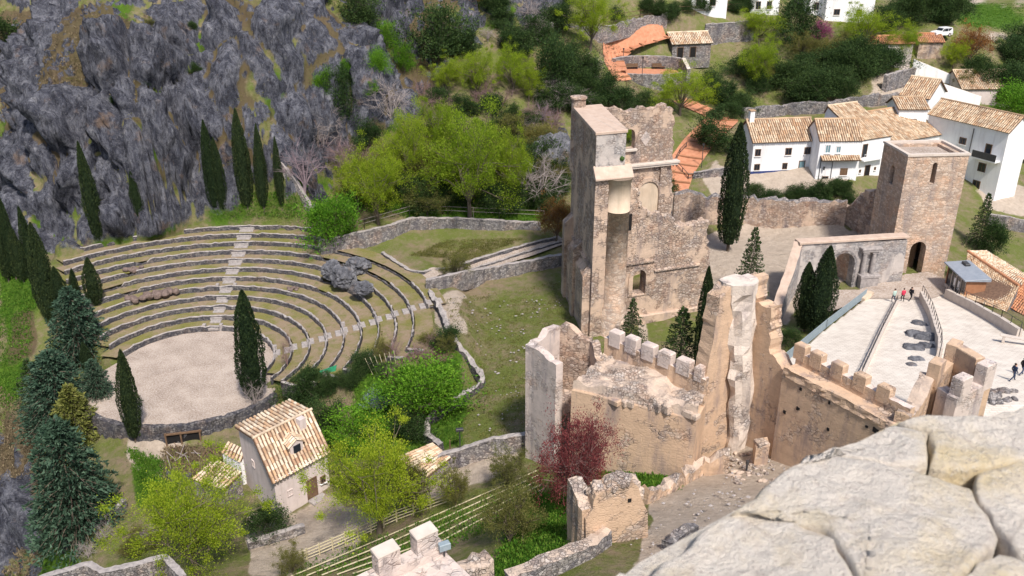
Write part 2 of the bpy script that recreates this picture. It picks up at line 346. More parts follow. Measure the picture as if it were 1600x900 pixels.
def theatre_mask(x, y):
    r = np.hypot(x-TC[0], y-TC[1]); a = np.degrees(np.arctan2(y-TC[1], x-TC[0]))
    a = np.where(a < -90, a+360, a)
    seats = (1-sst(31.5, 34.5, r))*sst(-26, -20, a)*(1-sst(0, 6, a-np.interp(r, [9, 14, 30], [176, 161, 141])))
    right = 1-sst(23, 26, r)*(a < 30)*(1-sst(20, 30, a))*0
    st = 1-sst(.0, 1.0, r-stage_r(np.radians(a))+.3)
    return np.maximum(seats*right, st)
def plaza_z(x, y): return np.clip((97-y)*5/28., -.2, 6.0)
def pz(u, v, dz=0):                  # a point of the ramped plaza seen at a pixel
    d = ray(u, v); t = np.linspace(30, 140, 900); p = d[None]*t[:, None]; b = CZ+p[:, 2] < plaza_z(p[:, 0], p[:, 1])+dz; i = int(np.argmax(b)); q = p[i]
    return np.array([q[0], q[1], CZ+q[2]])
PLAZA = [pz(u, v)[:2] for u, v in [(1358,462),(1290,516),(1222,572),(1290,640),(1400,690),(1560,680),(1700,640),(1680,560),(1600,520),(1545,492),(1490,448),(1470,436),(1380,437)]]
_PC = np.mean(PLAZA, 0)
def H(x, y):
    x = np.atleast_1d(np.asarray(x, float)); y = np.atleast_1d(np.asarray(y, float)); out = np.empty(x.shape).ravel(); xy = np.c_[x.ravel(), y.ravel()]
    for i in range(0, len(xy), 20000):
        q = xy[i:i+20000]*_s; out[i:i+20000] = _tps(q, cp[:, :2]*_s)@_W[:_n]+np.c_[np.ones(len(q)), q]@_W[_n:]
    z = out.reshape(x.shape)
    # the nave and field stay gently level, the amphitheatre is cut into the slope
    m = theatre_mask(x, y); z = z*(1-m)+(theatre_z(x, y)-.55)*m
    if x.max() > 15:
        inn = inpoly(x, y, [_PC+(np.array(q)-_PC)*1.04 for q in PLAZA]); z = np.where(inn, np.minimum(z, plaza_z(x, y)-.3), z)
    return z
def hz(x, y): return float(H([x], [y])[0])
def G(u, v):                          # the point of the ground seen at a photo pixel
    d = ray(u, v); t = np.linspace(20, 420, 400); pts = d[None]*t[:, None]; z = CZ+pts[:, 2]; below = z < H(pts[:, 0], pts[:, 1])
    if not below.any(): i = len(t)-1
    else: i = int(np.argmax(below))
    a, b = t[max(i-1, 0)], t[i]
    tt = np.linspace(a, b, 24); pts = d[None]*tt[:, None]; bl = CZ+pts[:, 2] < H(pts[:, 0], pts[:, 1]); j = int(np.argmax(bl)) if bl.any() else 23
    p = d*tt[j]; return np.array([p[0], p[1], CZ+p[2]])
# the sheet: a fan of rows, fine where the picture needs it
ang = np.linspace(-.74, .74, 740); ang = np.r_[np.linspace(-1.9, -.76, 40), ang, np.linspace(.76, 1.9, 40)]
yy = np.r_[np.arange(-14, 24, 1.0), np.arange(24, 108, .5), np.arange(108, 160, .34), 160+np.cumsum(np.linspace(.5, 9, 90))]
NX, NY = len(ang), len(yy)
gx = ang[None, :]*np.maximum(yy, 8)[:, None]*.9+ang[None, :]*10; gy = np.repeat(yy[:, None], NX, 1)
gz = H(gx, gy)
gu, gv = proj(gx, gy, gz)
okf = (gy*CT+(CZ-gz)*ST) > 5
wob = (fbm(gx*.25, gy*.25, 0, 3)-.47)*60
U, Vv = gu+wob*(.5+gy/200), gv+(fbm(gx*.25, gy*.25, 5, 8)-.47)*40
def region(polys):
    r = np.zeros(gx.shape, bool)
    for p in polys: r |= inpoly(U, Vv, p)
    r = (r & okf).astype(float)
    for _ in range(7):
        r[1:-1, 1:-1] = (r[1:-1, 1:-1]*2+r[:-2, 1:-1]+r[2:, 1:-1]+r[1:-1, :-2]+r[1:-1, 2:])/6
    return r
rock = region([[(-400,-300),(900,-300),(880,30),(760,60),(690,120),(655,190),(560,225),(490,330),(440,312),(330,322),(190,368),(100,404),(-60,360)],
               [(-300,650),(20,690),(50,740),(75,810),(50,960),(-300,960)], [(830,190),(890,190),(890,280),(840,270)]])
bare = region([[(0,20),(150,0),(240,60),(220,170),(60,260),(0,240)], [(340,20),(420,10),(420,80),(360,160),(330,110)], [(0,640),(80,690),(110,800),(0,760)], [(10,480),(60,470),(60,560),(10,580)]])
sand = region([[(1060,372),(1200,345),(1330,360),(1400,385),(1300,450),(1220,500),(1120,495),(1100,440)], [(400,810),(520,772),(585,820),(560,872),(470,905),(380,905)], [(1000,560),(1030,520),(960,300),(1050,300)],
               [(940,960),(1010,870),(1012,790),(1130,715),(1180,670),(1290,740),(1150,840)], [(690,720),(780,690),(830,690),(780,740),(640,790)], [(690,455),(720,450),(740,520),(690,520)], [(1120,260),(1330,255),(1330,300),(1110,310)],
               [(1370,120),(1440,110),(1420,165),(1340,165)], [(1440,60),(1600,50),(1600,62),(1440,70)], [(200,640),(300,700),(260,760),(190,720)], [(1540,300),(1640,280),(1640,330),(1540,330)], [(1480,0),(1700,0),(1700,12),(1500,6)]])
lush = region([[(760,900),(830,770),(890,770),(885,860),(800,905)], [(930,700),(1130,720),(1000,790),(920,770)], [(200,690),(300,690),(280,790),(200,800)], [(330,300),(480,300),(470,345),(330,345)], [(480,300),(850,300),(840,350),(640,345)], [(150,370),(260,335),(330,345),(150,392)],
               [(0,380),(60,440),(40,620),(0,640)], [(60,830),(140,790),(120,900),(60,900)], [(1470,0),(1600,5),(1600,50),(1500,40)], [(540,560),(720,540),(720,700),(560,720)]])
# craggy relief along the slope normal where rock shows
dzx = np.gradient(gz, axis=1)/np.maximum(np.gradient(gx, axis=1), 1e-3); dzy = np.gradient(gz, axis=0)/np.gradient(gy, axis=0)-0
nl = np.sqrt(dzx**2+dzy**2+1); nrm = np.stack([-dzx/nl, -dzy/nl, 1/nl], -1)
idx = rock > .02
px_, py_, pz_ = gx[idx], gy[idx], gz[idx]
wx = px_+(fbm(px_*.12, py_*.12, pz_*.12, 21, 3)-.45)*7; wy = py_+(fbm(px_*.12, py_*.12, pz_*.12, 31, 3)-.45)*7
d1, d2, cr = worley(wx*.17, wy*.15, pz_*.085, 3)
e1, e2, er = worley(wx*.5, wy*.5, pz_*.27, 11)
k1, k2, kr = worley(px_*1.3, py_*1.3, pz_*.8, 23)
big = np.clip((d2-d1)*1.6, 0, 1)**.8*(.4+cr*.9)*sst(.22, .5, cr)
med = np.clip((e2-e1)*1.5, 0, 1)*(.3+er); sml = np.clip((k2-k1)*1.5, 0, 1)
grassy = sst(.44, .6, fbm(px_*.1, py_*.1, pz_*.1, 77, 4))
rid = lambda f, s, zs=.75: 1-np.abs(2*fbm(wx*f, wy*f, pz_*f*zs, s, 3)/.875-1)
r_a, r_b, r_c = rid(.16, 61), rid(.5, 63), rid(1.5, 65, .6)
bed = np.abs(((wx*.35+pz_*.9+wy*.2)*.42+2.2*fbm(wx*.1, wy*.1, pz_*.1, 91, 3)) % 1-.5)*2
disp = (4.6*big+1.5*med*(.35+.65*sst(.1, .5, big))+.75*sml+1.0*(r_a-.6)+1.3*(r_b-.6)*(.3+big)+1.0*(r_c-.6)+.7*(bed-.5)*(.2+big)-1.0)*rock[idx]*(1-.6*grassy)
for k in range(3):
    a = (gx, gy, gz)[k]; a[idx] = a[idx]+nrm[idx][:, k]*disp
rockm = np.zeros(gx.shape); rockm[idx] = rock[idx]*np.clip(sst(.07, .28, big+.35*med+.25*(r_b-.6))*(1-.5*grassy)+.25*(med > .6), 0, 1)
un = ~idx; gz[un] += ((fbm(gx[un]*.5, gy[un]*.5, 0, 51, 4)-.47)*.35)*(1-theatre_mask(gx[un], gy[un]))
lush = np.clip(lush+np.where(rock > .3, .75*sst(.46, .6, fbm(gx*.12, gy*.12, gz*.12, 133, 4)), 0), 0, 1)
bare = np.clip(bare+np.where(rock > .3, rock*(.1+.8*sst(.47, .62, fbm(gx*.07, gy*.07, gz*.07, 123, 4))), 0), 0, 1)
faces = []
ii = np.arange(NX*NY).reshape(NY, NX)
faces = np.stack([ii[:-1, :-1], ii[:-1, 1:], ii[1:, 1:], ii[1:, :-1]], -1).reshape(-1, 4)
me = bpy.data.meshes.new('ground'); me.vertices.add(NX*NY); me.vertices.foreach_set('co', np.stack([gx, gy, gz], -1).astype(np.float32).ravel())
me.loops.add(faces.size); me.loops.foreach_set('vertex_index', faces.astype(np.int32).ravel()); me.polygons.add(len(faces))
me.polygons.foreach_set('loop_start', np.arange(0, faces.size, 4, dtype=np.int32)); me.polygons.foreach_set('use_smooth', np.ones(len(faces), bool)); me.update(); me.validate()
at = me.color_attributes.new('mask', 'FLOAT_COLOR', 'POINT')
at.data.foreach_set('color', np.stack([rockm, sand, lush, bare], -1).astype(np.float32).ravel())
go = bpy.data.objects.new('ground', me); COL.objects.link(go); go['kind'] = 'structure'
m = NT('ground', .95, .1); a = m.n('ShaderNodeVertexColor', layer_name='mask'); s = m.n('ShaderNodeSeparateColor'); m.l(a.outputs['Color'], s.inputs[0])
n1, n2, n3 = m.noise(.22, 6, .65), m.noise(1.3, 6, .7), m.noise(7, 4, .7)
field = m.mix(m.ramp(m.math('ADD', m.math('MULTIPLY', n1, .6), m.math('MULTIPLY', n2, .4)), [(.4, 0.0), (.56, 1.0)]), (.3, .235, .155), (.165, .2, .05))
field = m.mix(m.ramp(n3, [(.58, 0.0), (.72, .8)]), field, (.36, .3, .24))
green = m.mix(m.ramp(n2, [(.35, 0.0), (.65, 1.0)]), (.045, .11, .012), (.12, .22, .025))
c = m.mix(m.ramp(m.math('ADD', s.outputs[2], m.math('MULTIPLY', m.math('SUBTRACT', n2, .5), .9)), [(.3, 0.0), (.75, 1.0)]), field, green)
sandc = m.mix(m.ramp(n2, [(.3, 0.0), (.7, 1.0)]), (.48, .39, .31), (.66, .56, .47)); sandc = m.mix(m.ramp(n3, [(.55, 0.0), (.7, .6)]), sandc, (.6, .52, .44))
c = m.mix(m.ramp(m.math('ADD', s.outputs[1], m.math('MULTIPLY', m.math('SUBTRACT', n2, .5), .7)), [(.35, 0.0), (.6, 1.0)]), c, sandc)
barec = m.mix(n2, (.085, .066, .04), (.2, .145, .09)); c = m.mix(m.ramp(m.math('ADD', a.outputs['Alpha'], m.math('MULTIPLY', m.math('SUBTRACT', n2, .5), .9)), [(.35, 0.0), (.65, .9)]), c, barec)
rv = m.map((1, 1, .55)); r1 = m.noise(.8, 9, .74, rv, .5); r2 = m.noise(5, 6, .75)
rc = m.ramp(r1, [(.3, (.02, .021, .03)), (.45, (.07, .074, .098)), (.6, (.185, .19, .225)), (.76, (.46, .46, .48))]); rc = m.mix(m.ramp(r2, [(.55, 0.0), (.75, .7)]), rc, (.4, .39, .38))
rc = m.mix(m.ramp(m.noise(.35, 5, .6), [(.6, 0.0), (.72, .6)]), rc, (.26, .17, .11))
vr = m.vor(.8, 'DISTANCE_TO_EDGE', rv); crk = m.ramp(vr.outputs['Distance'], [(.0, 1.0), (.05, 0.0)])
rc = m.mix(m.math('MULTIPLY', crk, .25), rc, (.03, .03, .035)); dk = m.ramp(m.noise(2.6, 6, .8, m.map((1, 1, .45))), [(.36, .85), (.5, 0.0)]); rc = m.mix(dk, rc, (.018, .018, .024))
c = m.mix(m.ramp(m.math('ADD', s.outputs[0], m.math('MULTIPLY', m.math('SUBTRACT', n2, .5), .6)), [(.28, 0.0), (.45, 1.0)]), c, rc)
m.col(c); m.bump(m.math('ADD', m.math('ADD', r2, m.math('MULTIPLY', n3, .5)), m.math('MULTIPLY', r1, 2.0)), .9, .35)
me.materials.append(m.m)
# ================================================================== BUILDERS
def ragged(poly, step, amp, rng, flat=None, closed=True):   # resample a 2-D outline, jitter the new points (not edges listed in flat)
    out = []; n = len(poly)
    for i in range(n if closed else n-1):
        a, b = np.array(poly[i], float), np.array(poly[(i+1) % n], float); L = np.linalg.norm(b-a); out.append(a)
        if flat and i in flat: continue
        k = int(L/step)
        for j in range(1, k+1):
            t = j/(k+1); q = a+(b-a)*t; nn = np.array([-(b-a)[1], (b-a)[0]])/max(L, 1e-6)
            out.append(q+nn*rng.normal(0, amp)+(b-a)/max(L, 1e-6)*rng.normal(0, amp*.4))
    return out
def slab(name, outline, o, d, thick, mat, parent=None, holes=(), step=.45, amp=.1, flat=None, seed=1, lean=.0):
    # a wall cut to an outline (s, z) in its own vertical plane; front face towards the viewer, thickness behind
    rng = np.random.default_rng(seed); d = unit(d); n = np.array([-d[1], d[0]])
    if n[1] < 0: n = -n
    fr = ragged(outline, step, amp, rng, flat); loops = [fr]+[list(map(np.array, h)) for h in holes]
    bk = [[q+rng.normal(0, amp*.9, 2) if i == 0 and amp else q for q in l] for i, l in enumerate(loops)]
    tris = geometry.tessellate_polygon([[Vector((q[0], q[1], 0)) for q in l] for l in loops])
    flatl = [q for l in loops for q in l]; bflat = [q for l in bk for q in l]; N = len(flatl)
    W = lambda q, k: (o[0]+d[0]*q[0]+n[0]*k, o[1]+d[1]*q[0]+n[1]*k, q[1])
    v = [W(q, 0) for q in flatl]+[W(q, thick) for q in bflat]
    f = [tuple(t) for t in tris]+[tuple(N+i for i in reversed(t)) for t in tris]
    s = 0
    for l in loops:
        k = len(l)
        for i in range(k): j = (i+1) % k; f.append((s+i, s+j, N+s+j, N+s+i))
        s += k
    ob = obj(name, v, f, mat, parent)
    bm = bmesh.new(); bm.from_mesh(ob.data); bmesh.ops.recalc_face_normals(bm, faces=bm.faces); bm.to_mesh(ob.data); bm.free()
    return ob
def arch(s0, s1, z0, z1, n=8, rise=None):      # opening with a round head
    r = (s1-s0)/2; c = (s0+s1)/2; rise = r if rise is None else rise
    return [(s0, z0), (s0, z1-rise)]+[(c-r*math.cos(math.pi*i/n), z1-rise+rise*math.sin(math.pi*i/n)) for i in range(1, n)]+[(s1, z1-rise), (s1, z0)]
def rect(s0, s1, z0, z1): return [(s0, z0), (s0, z1), (s1, z1), (s1, z0)]
def wall_path(name, pts, thick, mat, parent=None, jag=.12, step=.5, seed=1, capmat=None, rough=.06, capth=.0):
    # a free-standing wall along a path of (x, y, base, top); its top and faces uneven
    rng = np.random.default_rng(seed); pts = np.array(pts, float); seg = np.r_[0, np.cumsum(np.hypot(*np.diff(pts[:, :2], axis=0).T))]
    n = max(3, int(seg[-1]/step)+1); t = np.linspace(0, seg[-1], n); q = np.stack([np.interp(t, seg, pts[:, k]) for k in range(4)], -1)
    tan = np.gradient(q[:, :2], axis=0); tan /= np.linalg.norm(tan, axis=1)[:, None]+1e-9; nn = np.stack([-tan[:, 1], tan[:, 0]], -1)
    top = q[:, 3]+jag*(4.5*(fbm(t*.55+seed*7.1, 0, 0, seed, 3)-.44)+.35*rng.normal(0, 1, n)); lev = [0, .35, .7, 1.0]; v = []
    for side in (-1, 1):
        for l in lev:
            z = q[:, 2]+(top-q[:, 2])*l; off = nn*(side*thick/2*(1.06-.1*l))[:, None] if False else nn*(side*thick/2*(1.06-.1*l))
            off = off+rng.normal(0, rough, (n, 2)); v.append(np.c_[q[:, :2]+off, z+(rng.normal(0, jag*.5, n) if l == 1 else 0)])
    v.append(np.c_[q[:, :2]+rng.normal(0, rough, (n, 2)), top+jag*.8+rng.normal(0, jag*.4, n)])
    V = np.concatenate(v); f = []; mi = []; order = [0, 1, 2, 3, 8, 7, 6, 5, 4]
    for a, b in zip(order[:-1], order[1:]):
        for i in range(n-1): f.append((a*n+i, a*n+i+1, b*n+i+1, b*n+i)); mi.append(1 if (capmat and 8 in (a, b)) else 0)
    f += [tuple(k*n for k in order), tuple(k*n+n-1 for k in reversed(order))]; mi += [0, 0]
    return obj(name, V, f, [mat, capmat] if capmat else mat, parent, mids=mi)
def boulder(name, c, r, mat, seed, parent=None, n=3, amp=.35, freq=1.1):
    bm = bmesh.new(); bmesh.ops.create_icosphere(bm, subdivisions=n, radius=1); rng = np.random.default_rng(seed)
    co = np.array([q.co for q in bm.verts]); of = rng.uniform(0, 50, 3); q_ = co*freq+of; rd = lambda f, s: 1-np.abs(2*fbm(q_[:, 0]*f, q_[:, 1]*f, q_[:, 2]*f, s, 3)/.875-1)
    k = 1+amp*(1.6*(fbm(q_[:, 0], q_[:, 1], q_[:, 2], seed, 3)-.44)+1.1*(rd(1.3, seed+3)-.65)+.5*(rd(3.4, seed+5)-.65))
    v = co*k[:, None]*np.array(r)+np.array(c); f = [[q.index for q in fc.verts] for fc in bm.faces]; bm.free()
    return obj(name, v, f, mat, parent)
# rock material for loose crags
m = NT('limestone', .95, .1); rv = m.map((1, 1, .3)); r1 = m.noise(.9, 8, .72, rv, .4); r2 = m.noise(5, 6, .75)
rc = m.ramp(r1, [(.3, (.055, .057, .068)), (.48, (.15, .153, .175)), (.66, (.29, .29, .31)), (.8, (.42, .41, .41))]); rc = m.mix(m.ramp(r2, [(.55, 0.0), (.75, .7)]), rc, (.4, .39, .38))
rc = m.mix(m.ramp(m.noise(.4, 5, .6), [(.6, 0.0), (.72, .6)]), rc, (.28, .18, .11)); m.col(rc); m.bump(m.math('ADD', r2, m.math('MULTIPLY', r1, 2.0)), .9, .3); M['rock'] = m.m
# ================================================================== AMPHITHEATRE
m = NT('stage gravel', .95, .1); n2, n3 = m.noise(.35, 5, .6), m.noise(6, 5, .75); v3 = m.vor(3.5)
c = m.mix(m.ramp(n2, [(.35, 0.0), (.65, 1.0)]), (.26, .2, .16), (.42, .345, .29)); c = m.mix(m.ramp(n3, [(.45, 0.0), (.62, .75)]), c, (.55, .49, .45)); c = m.mix(m.ramp(n3, [(.3, .7), (.42, 0.0)]), c, (.2, .15, .12))
m.col(c); m.bump(n3, .5, .06); M['gravel'] = m.m
m = NT('seating turf', .95, .1); n1, n2, n3 = m.noise(.3, 5, .6), m.noise(1.5, 6, .7), m.noise(8, 4, .7)
c = m.mix(m.ramp(n1, [(.42, 0.0), (.6, 1.0)]), (.25, .19, .13), (.17, .16, .05)); c = m.mix(m.ramp(n2, [(.5, 0.0), (.68, .7)]), c, (.11, .135, .03)); c = m.mix(m.ramp(n3, [(.55, 0.0), (.72, .6)]), c, (.38, .32, .25))
m.col(c); m.bump(n3, .5, .08); M['turf'] = m.m
th = empty('amphitheatre', (TC[0], TC[1], TZ0), 'open air stone amphitheatre with curved grassy seating rows cut below the cliff', 'amphitheatre')
def cyl(r, a, z): return (TC[0]+r*math.cos(a), TC[1]+r*math.sin(a), z)
ROWEND = [(-14, 172), (-24, 164), (-27, 160), (-24, 157), (-20, 154), (-17, 151), (-14, 148), (-11, 146), (-8, 144), (14, 142), (62, 140), (70, 134), (76, 98)]
BREAK = {6: [(44, 56), (131, 138)], 7: [(41, 60), (125, 128)], 8: [(34, 65), (120, 124)], 5: [(48, 53), (127, 134)], 4: [(128, 131)], 9: [(30, 66)]}
ST1, ST2 = math.radians(93), math.radians(15.8)       # the two radial stairs
rng = np.random.default_rng(4)
for i in range(13):
    a0, a1 = map(math.radians, ROWEND[i]); r = TR0+TD*i; zt = TZ0+TRISE*(i+1)
    n = int((a1-a0)*r/.55); A = np.linspace(a0, a1, n)
    brk = np.zeros(n, bool)
    for b0, b1 in BREAK.get(i, []): brk |= (np.degrees(A) > b0) & (np.degrees(A) < b1)
    top = zt+.26+rng.normal(0, .05, n)-np.where(brk, .35+rng.uniform(0, .25, n), 0); base = zt-TRISE-.45
    ri = r-.06+rng.normal(0, .045, n); ro = r+.2+rng.normal(0, .06, n)
    V = []; 
    for rr, zz in ((ri, base), (ri-.0, zt-.15), (ri+.04, top-.06), (ri+.1, top+.02), (ro-.06, top+.02), (ro, zt-.5)):
        V.append(np.c_[TC[0]+rr*np.cos(A), TC[1]+rr*np.sin(A), np.broadcast_to(zz, (n,))])
    V = np.concatenate(V); f = []; mi = []
    for k in range(5):
        for j in range(n-1): f.append((k*n+j+1, k*n+j, (k+1)*n+j, (k+1)*n+j+1)); mi.append(1 if k in (2, 3) and not brk[j] else 0)
    f += [tuple(k*n for k in range(6)), tuple(k*n+n-1 for k in reversed(range(6)))]; mi += [0, 0]
    w = obj('terrace_wall', V, f, [M['terrace'], M['cap']], th, mids=mi)
    # turf tread behind the wall
    n = 90; A = np.linspace(a0, a1, n); R = np.linspace(r+.3, r+TD+.3, 5); vv = []
    for q, rr in enumerate(R):
        vv.append(np.c_[TC[0]+rr*np.cos(A), TC[1]+rr*np.sin(A), zt-.02+.09*(fbm(A*rr*.7, rr, 0, i)-.47)+.03*q])
    f = [(q*n+j+1, q*n+j, (q+1)*n+j, (q+1)*n+j+1) for q in range(4) for j in range(n-1)]
    if i < 12: obj('seating_tread', np.concatenate(vv), f, M['turf'], th, True)
    # end wall of the row along the lower right edge
    if 2 <= i <= 8:
        p0 = cyl(r+.1, a0, 0); p1 = cyl(r+TD, a0, 0)
        wall_path('end_wall', [(p0[0], p0[1], zt-1.6, zt+.12), (p1[0], p1[1], zt-1.6, zt+.12)], .45, M['terrace'], th, .04, .4, i, M['cap'])
    # stair slabs: one in the row, one set in the wall
    if i <= 11:
        for ang_, wd, rmax in ((ST1, 1.45+.07*i, 11), (ST2, 1.55, 9)):
            if i > rmax: continue
            for dr, dz, ln in ((.15, .2, .85), (1.2, .32, .8)):
                rc_ = r+dr+(ln/2 if dr > 1 else ln/2-.3); z = zt-.18+dz-(.05 if dr < 1 else 0)
                d = np.array([math.cos(ang_), math.sin(ang_)]); c_ = TC+d*rc_
                MB().box((c_[0]+rng.normal(0, .03), c_[1]+rng.normal(0, .03), z-.28), (ln, wd*(1 if dr < 1 else .92), .34), d+rng.normal(0, .02, 2), 0, .04).build('step', M['cap'], th)
# stage: gravel floor, its round retaining wall, a dark store door below it
n = 120; A = np.linspace(-math.pi, math.pi, n, endpoint=False); SR = stage_r(A)
V = [(TC[0], TC[1], TZ0)]
for k in range(1, 9): V += [cyl(s*k/8, a, TZ0+.05*(vn(a*3*k, k, 0)-.5)) for a, s in zip(A, SR)]
f = [(0, 1+j, 1+(j+1) % n) for j in range(n)]+[(1+(k-1)*n+j, 1+k*n+j, 1+k*n+(j+1) % n, 1+(k-1)*n+(j+1) % n) for k in range(1, 8) for j in range(n)]
obj('stage_floor', V, f, M['gravel'], th, True)
A = np.linspace(math.radians(-152), math.radians(-28), 60)
wp = [cyl(float(stage_r(np.array([a]))[0])+.1, a, 0) for a in A]
wall_path('stage_wall', [(p[0], p[1], -8.8, TZ0+.02) for p in wp], .6, M['terrace'], th, .02, .5, 5)
a = math.radians(-77); p = cyl(12.82, a, 0); d = np.array([-math.sin(a), math.cos(a)]); 
dq = MB().box((p[0], p[1], -8.2), (3.3, .45, 1.5), d).build('store_opening', M['dark'], th)  # near-black block, the opening's shade put into its colour
b = MB()
for s in (-1.7, -.2, 1.7): b.box((p[0]+d[0]*s+.1*math.cos(a), p[1]+d[1]*s+.3*math.sin(a), -8.3), (.16, .2, 1.75), d)
b.box((p[0]+.3*math.cos(a), p[1]+.3*math.sin(a), -6.75), (3.7, .25, .14), d); b.build('store_frame', M['wood'], th)
# posts either side of the first steps
for ang_ in (ST1, ST2):
    for s in (-1, 1):
        d = np.array([math.cos(ang_), math.sin(ang_)]); q = TC+d*(TR0+.15)+np.array([-d[1], d[0]])*s*1.05
        MB().box((q[0], q[1], TZ0), (.5, .4, .95), d, 0, .05).build('stair_post', M['cap'], th)
        q = TC+d*(TR0+TD*4.1)+np.array([-d[1], d[0]])*s*1.15; MB().box((q[0], q[1], TZ0+4*TRISE), (.45, .4, 1.0), d, 0, .05).build('stair_post', M['cap'], th)
M['brownstone'] = simple('earthy rubble', (.1, .075, .065), (.24, .18, .16), 2.5, .95, .8, 6)
# fallen rubble and a crag that breaks through the rows
for i, (u, v, r, lab) in enumerate([(211,427,.9,'heap of fallen stones on the upper left seating rows'), (208,458,1.1,'tumbled rubble heap on a broken seating wall'), (248,449,1.5,'long brown rubble spill across the seating rows'), (455,431,.7,'small dark rubble heap near the crag in the seating')]):
    p = P(u, v, -2.5 if i < 3 else -1.5); r_ = math.hypot(p[0]-TC[0], p[1]-TC[1]); z = TZ0+TRISE*(int((r_-TR0)/TD)+1)
    e = empty('rubble_heap', (p[0], p[1], z), lab, 'rubble')
    for k in range(9):
        boulder('stone', (p[0]+rng.normal(0, r*.7), p[1]+rng.normal(0, r*.45), z+.12+rng.uniform(0, .2)), (rng.uniform(.25, .5)*r, rng.uniform(.25, .45)*r, rng.uniform(.2, .35)*r), M['brownstone'], 60+i*9+k, e, 2)
for i, (u, v, rx, rz, lab) in enumerate([(536,428,1.45,1.3,'grey limestone crag standing among the right hand seating rows'), (518,418,1.2,1.2,'brown earthy rock at the foot of the terrace wall end'), (566,444,1.2,.8,'low grey rock beside the radial stair'), (558,410,1.5,1.2,'grey rock under the terrace wall above the seating')]):
    p = P(u, v, -.6); tag(boulder('rock_outcrop', (p[0], p[1], p[2]-.5), (rx, rx*.8, rz), M['rock'], 30+i, None, 4, .5, 1.6), lab, 'rock', 'crags in the seating')
# ================================================================== CHURCH RUIN
ch = empty('ruined_church', (14, 98, -2), 'tall roofless stone church ruin with round stair turret and broken walls', 'church ruin')
A0 = np.array([8.9, 92.3]); D = unit((15.2, 5.3)); NB = unit((-1.7, 12.3))
def cw(s, k): return A0+D*s+NB*k
# long wall facing us
tr = lambda L, o, d: [onplane(u, v, o, d) for u, v in L]
fo = cw(0, .3)
top = tr([(962,262),(974,280),(985,287),(997,300),(999,319),(1012,332),(1030,337),(1050,341),(1058,355),(1080,354),(1106,347),(1108,400),(1106,430),(1113,470)], fo, D)
out = [(2.0, -3), (2.0, top[0][1]-1)]+top+[(top[-1][0]+.5, -3)]
w0 = onplane(986, 462, fo, D); w1 = onplane(1010, 420, fo, D)
slab('nave_wall', out, fo, D, 1.4, M['church'], ch, [arch(w0[0]+.1, w1[0], w0[1], w1[1])], .5, .13, {0, len(out)-1, len(out)-2}, 3)
# moulded string courses, plinth and window surround stand proud of it
for v0, v1, u0, u1, hh in ((416,416,965,1022,.22), (424,421,1022,1092,.22)):
    a, b_ = onplane(u0, v0, fo, D), onplane(u1, v1, fo, D); c_ = cw((a[0]+b_[0])/2, .3-.08)
    MB().box((c_[0], c_[1], a[1]), (b_[0]-a[0], .28, hh), D, 0, .04).build('string_course', M['church'], ch)
c_ = cw(8.6, .12); MB().box((c_[0], c_[1], -3.2), (13.6, .5, 2.6), D, 0, .1).build('plinth', M['church'], ch)
fs = arch(w0[0]-.45, w1[0]+.55, w0[1]-.1, w1[1]+.5); 
slab('window_surround', fs, cw(0, .17), D, .2, M['church'], ch, [arch(w0[0]+.1, w1[0], w0[1]+.02, w1[1])], .9, 0.0, None, 4)
# rubble cap on the broken wall top
b = []
for i, (s, z) in enumerate(top[:-3]):
    if i == 0: continue
    s0, z0 = top[i-1]
    for k in np.linspace(0, 1, max(2, int(math.hypot(s-s0, z-z0)/.55))): b.append((s0+(s-s0)*k, z0+(z-z0)*k))
rr = np.random.default_rng(2); mb = MB()
for s, z in b:
    for k in range(2):
        q = cw(s, .3+rr.uniform(.1, 1.3)); h = rr.uniform(.25, .5); mb.box((q[0], q[1], z-.3), (rr.uniform(.35, .7), rr.uniform(.3, .6), h), rr.normal(0, 1, 2), 0, .06)
tag(mb.build('broken_wall_top', M['rubbletop'], ch), kind='stuff')
# west front: a thick high slab running away from us, with its lean-to cap
ZT = 21.7; WF = 3.5; LB = 12.4
def quad(s0, s1, k0, k1): return [cw(s0, k0), cw(s1, k0), cw(s1, k1), cw(s0, k1)]
MB().prism(quad(0, WF, .25, LB), -3, ZT-.3).build('west_front', M['church'], ch)
M['greyrender'] = masonry('grey weathered pier', (.42, .39, .38), (.3, .28, .28), (.55, .51, .49), 2.6, 4, (.36, .33, .31), (.2, .19, .2), .7, .3, (.5, .45, .42)); M['pinkcap'] = simple('pinkish coping', (.46, .34, .27), (.58, .46, .38), 1.4, .9, .3, 6)
rf = MB().prism(quad(-.12, WF+.12, .1, LB+.1), [ZT-.3]*4, [ZT, ZT, ZT+.05, ZT+.05], 0, .06).build('coping_slab', M['pinkcap'], ch)
for s in (1.2, 2.4):
    c_ = cw(s, LB/2); MB().box((c_[0], c_[1], ZT-.02), (.05, LB-.6, .05), D).build('coping_joint', M['kerb'], rf)
c_ = cw(.6, LB-.2); MB().tube([(c_[0], c_[1], 14), (c_[0], c_[1], ZT+1.0)], .85, 18).tube([(c_[0], c_[1], ZT+1.0), (c_[0], c_[1], ZT+1.2)], 1.0, 18).build('corner_turret', M['church'], ch)
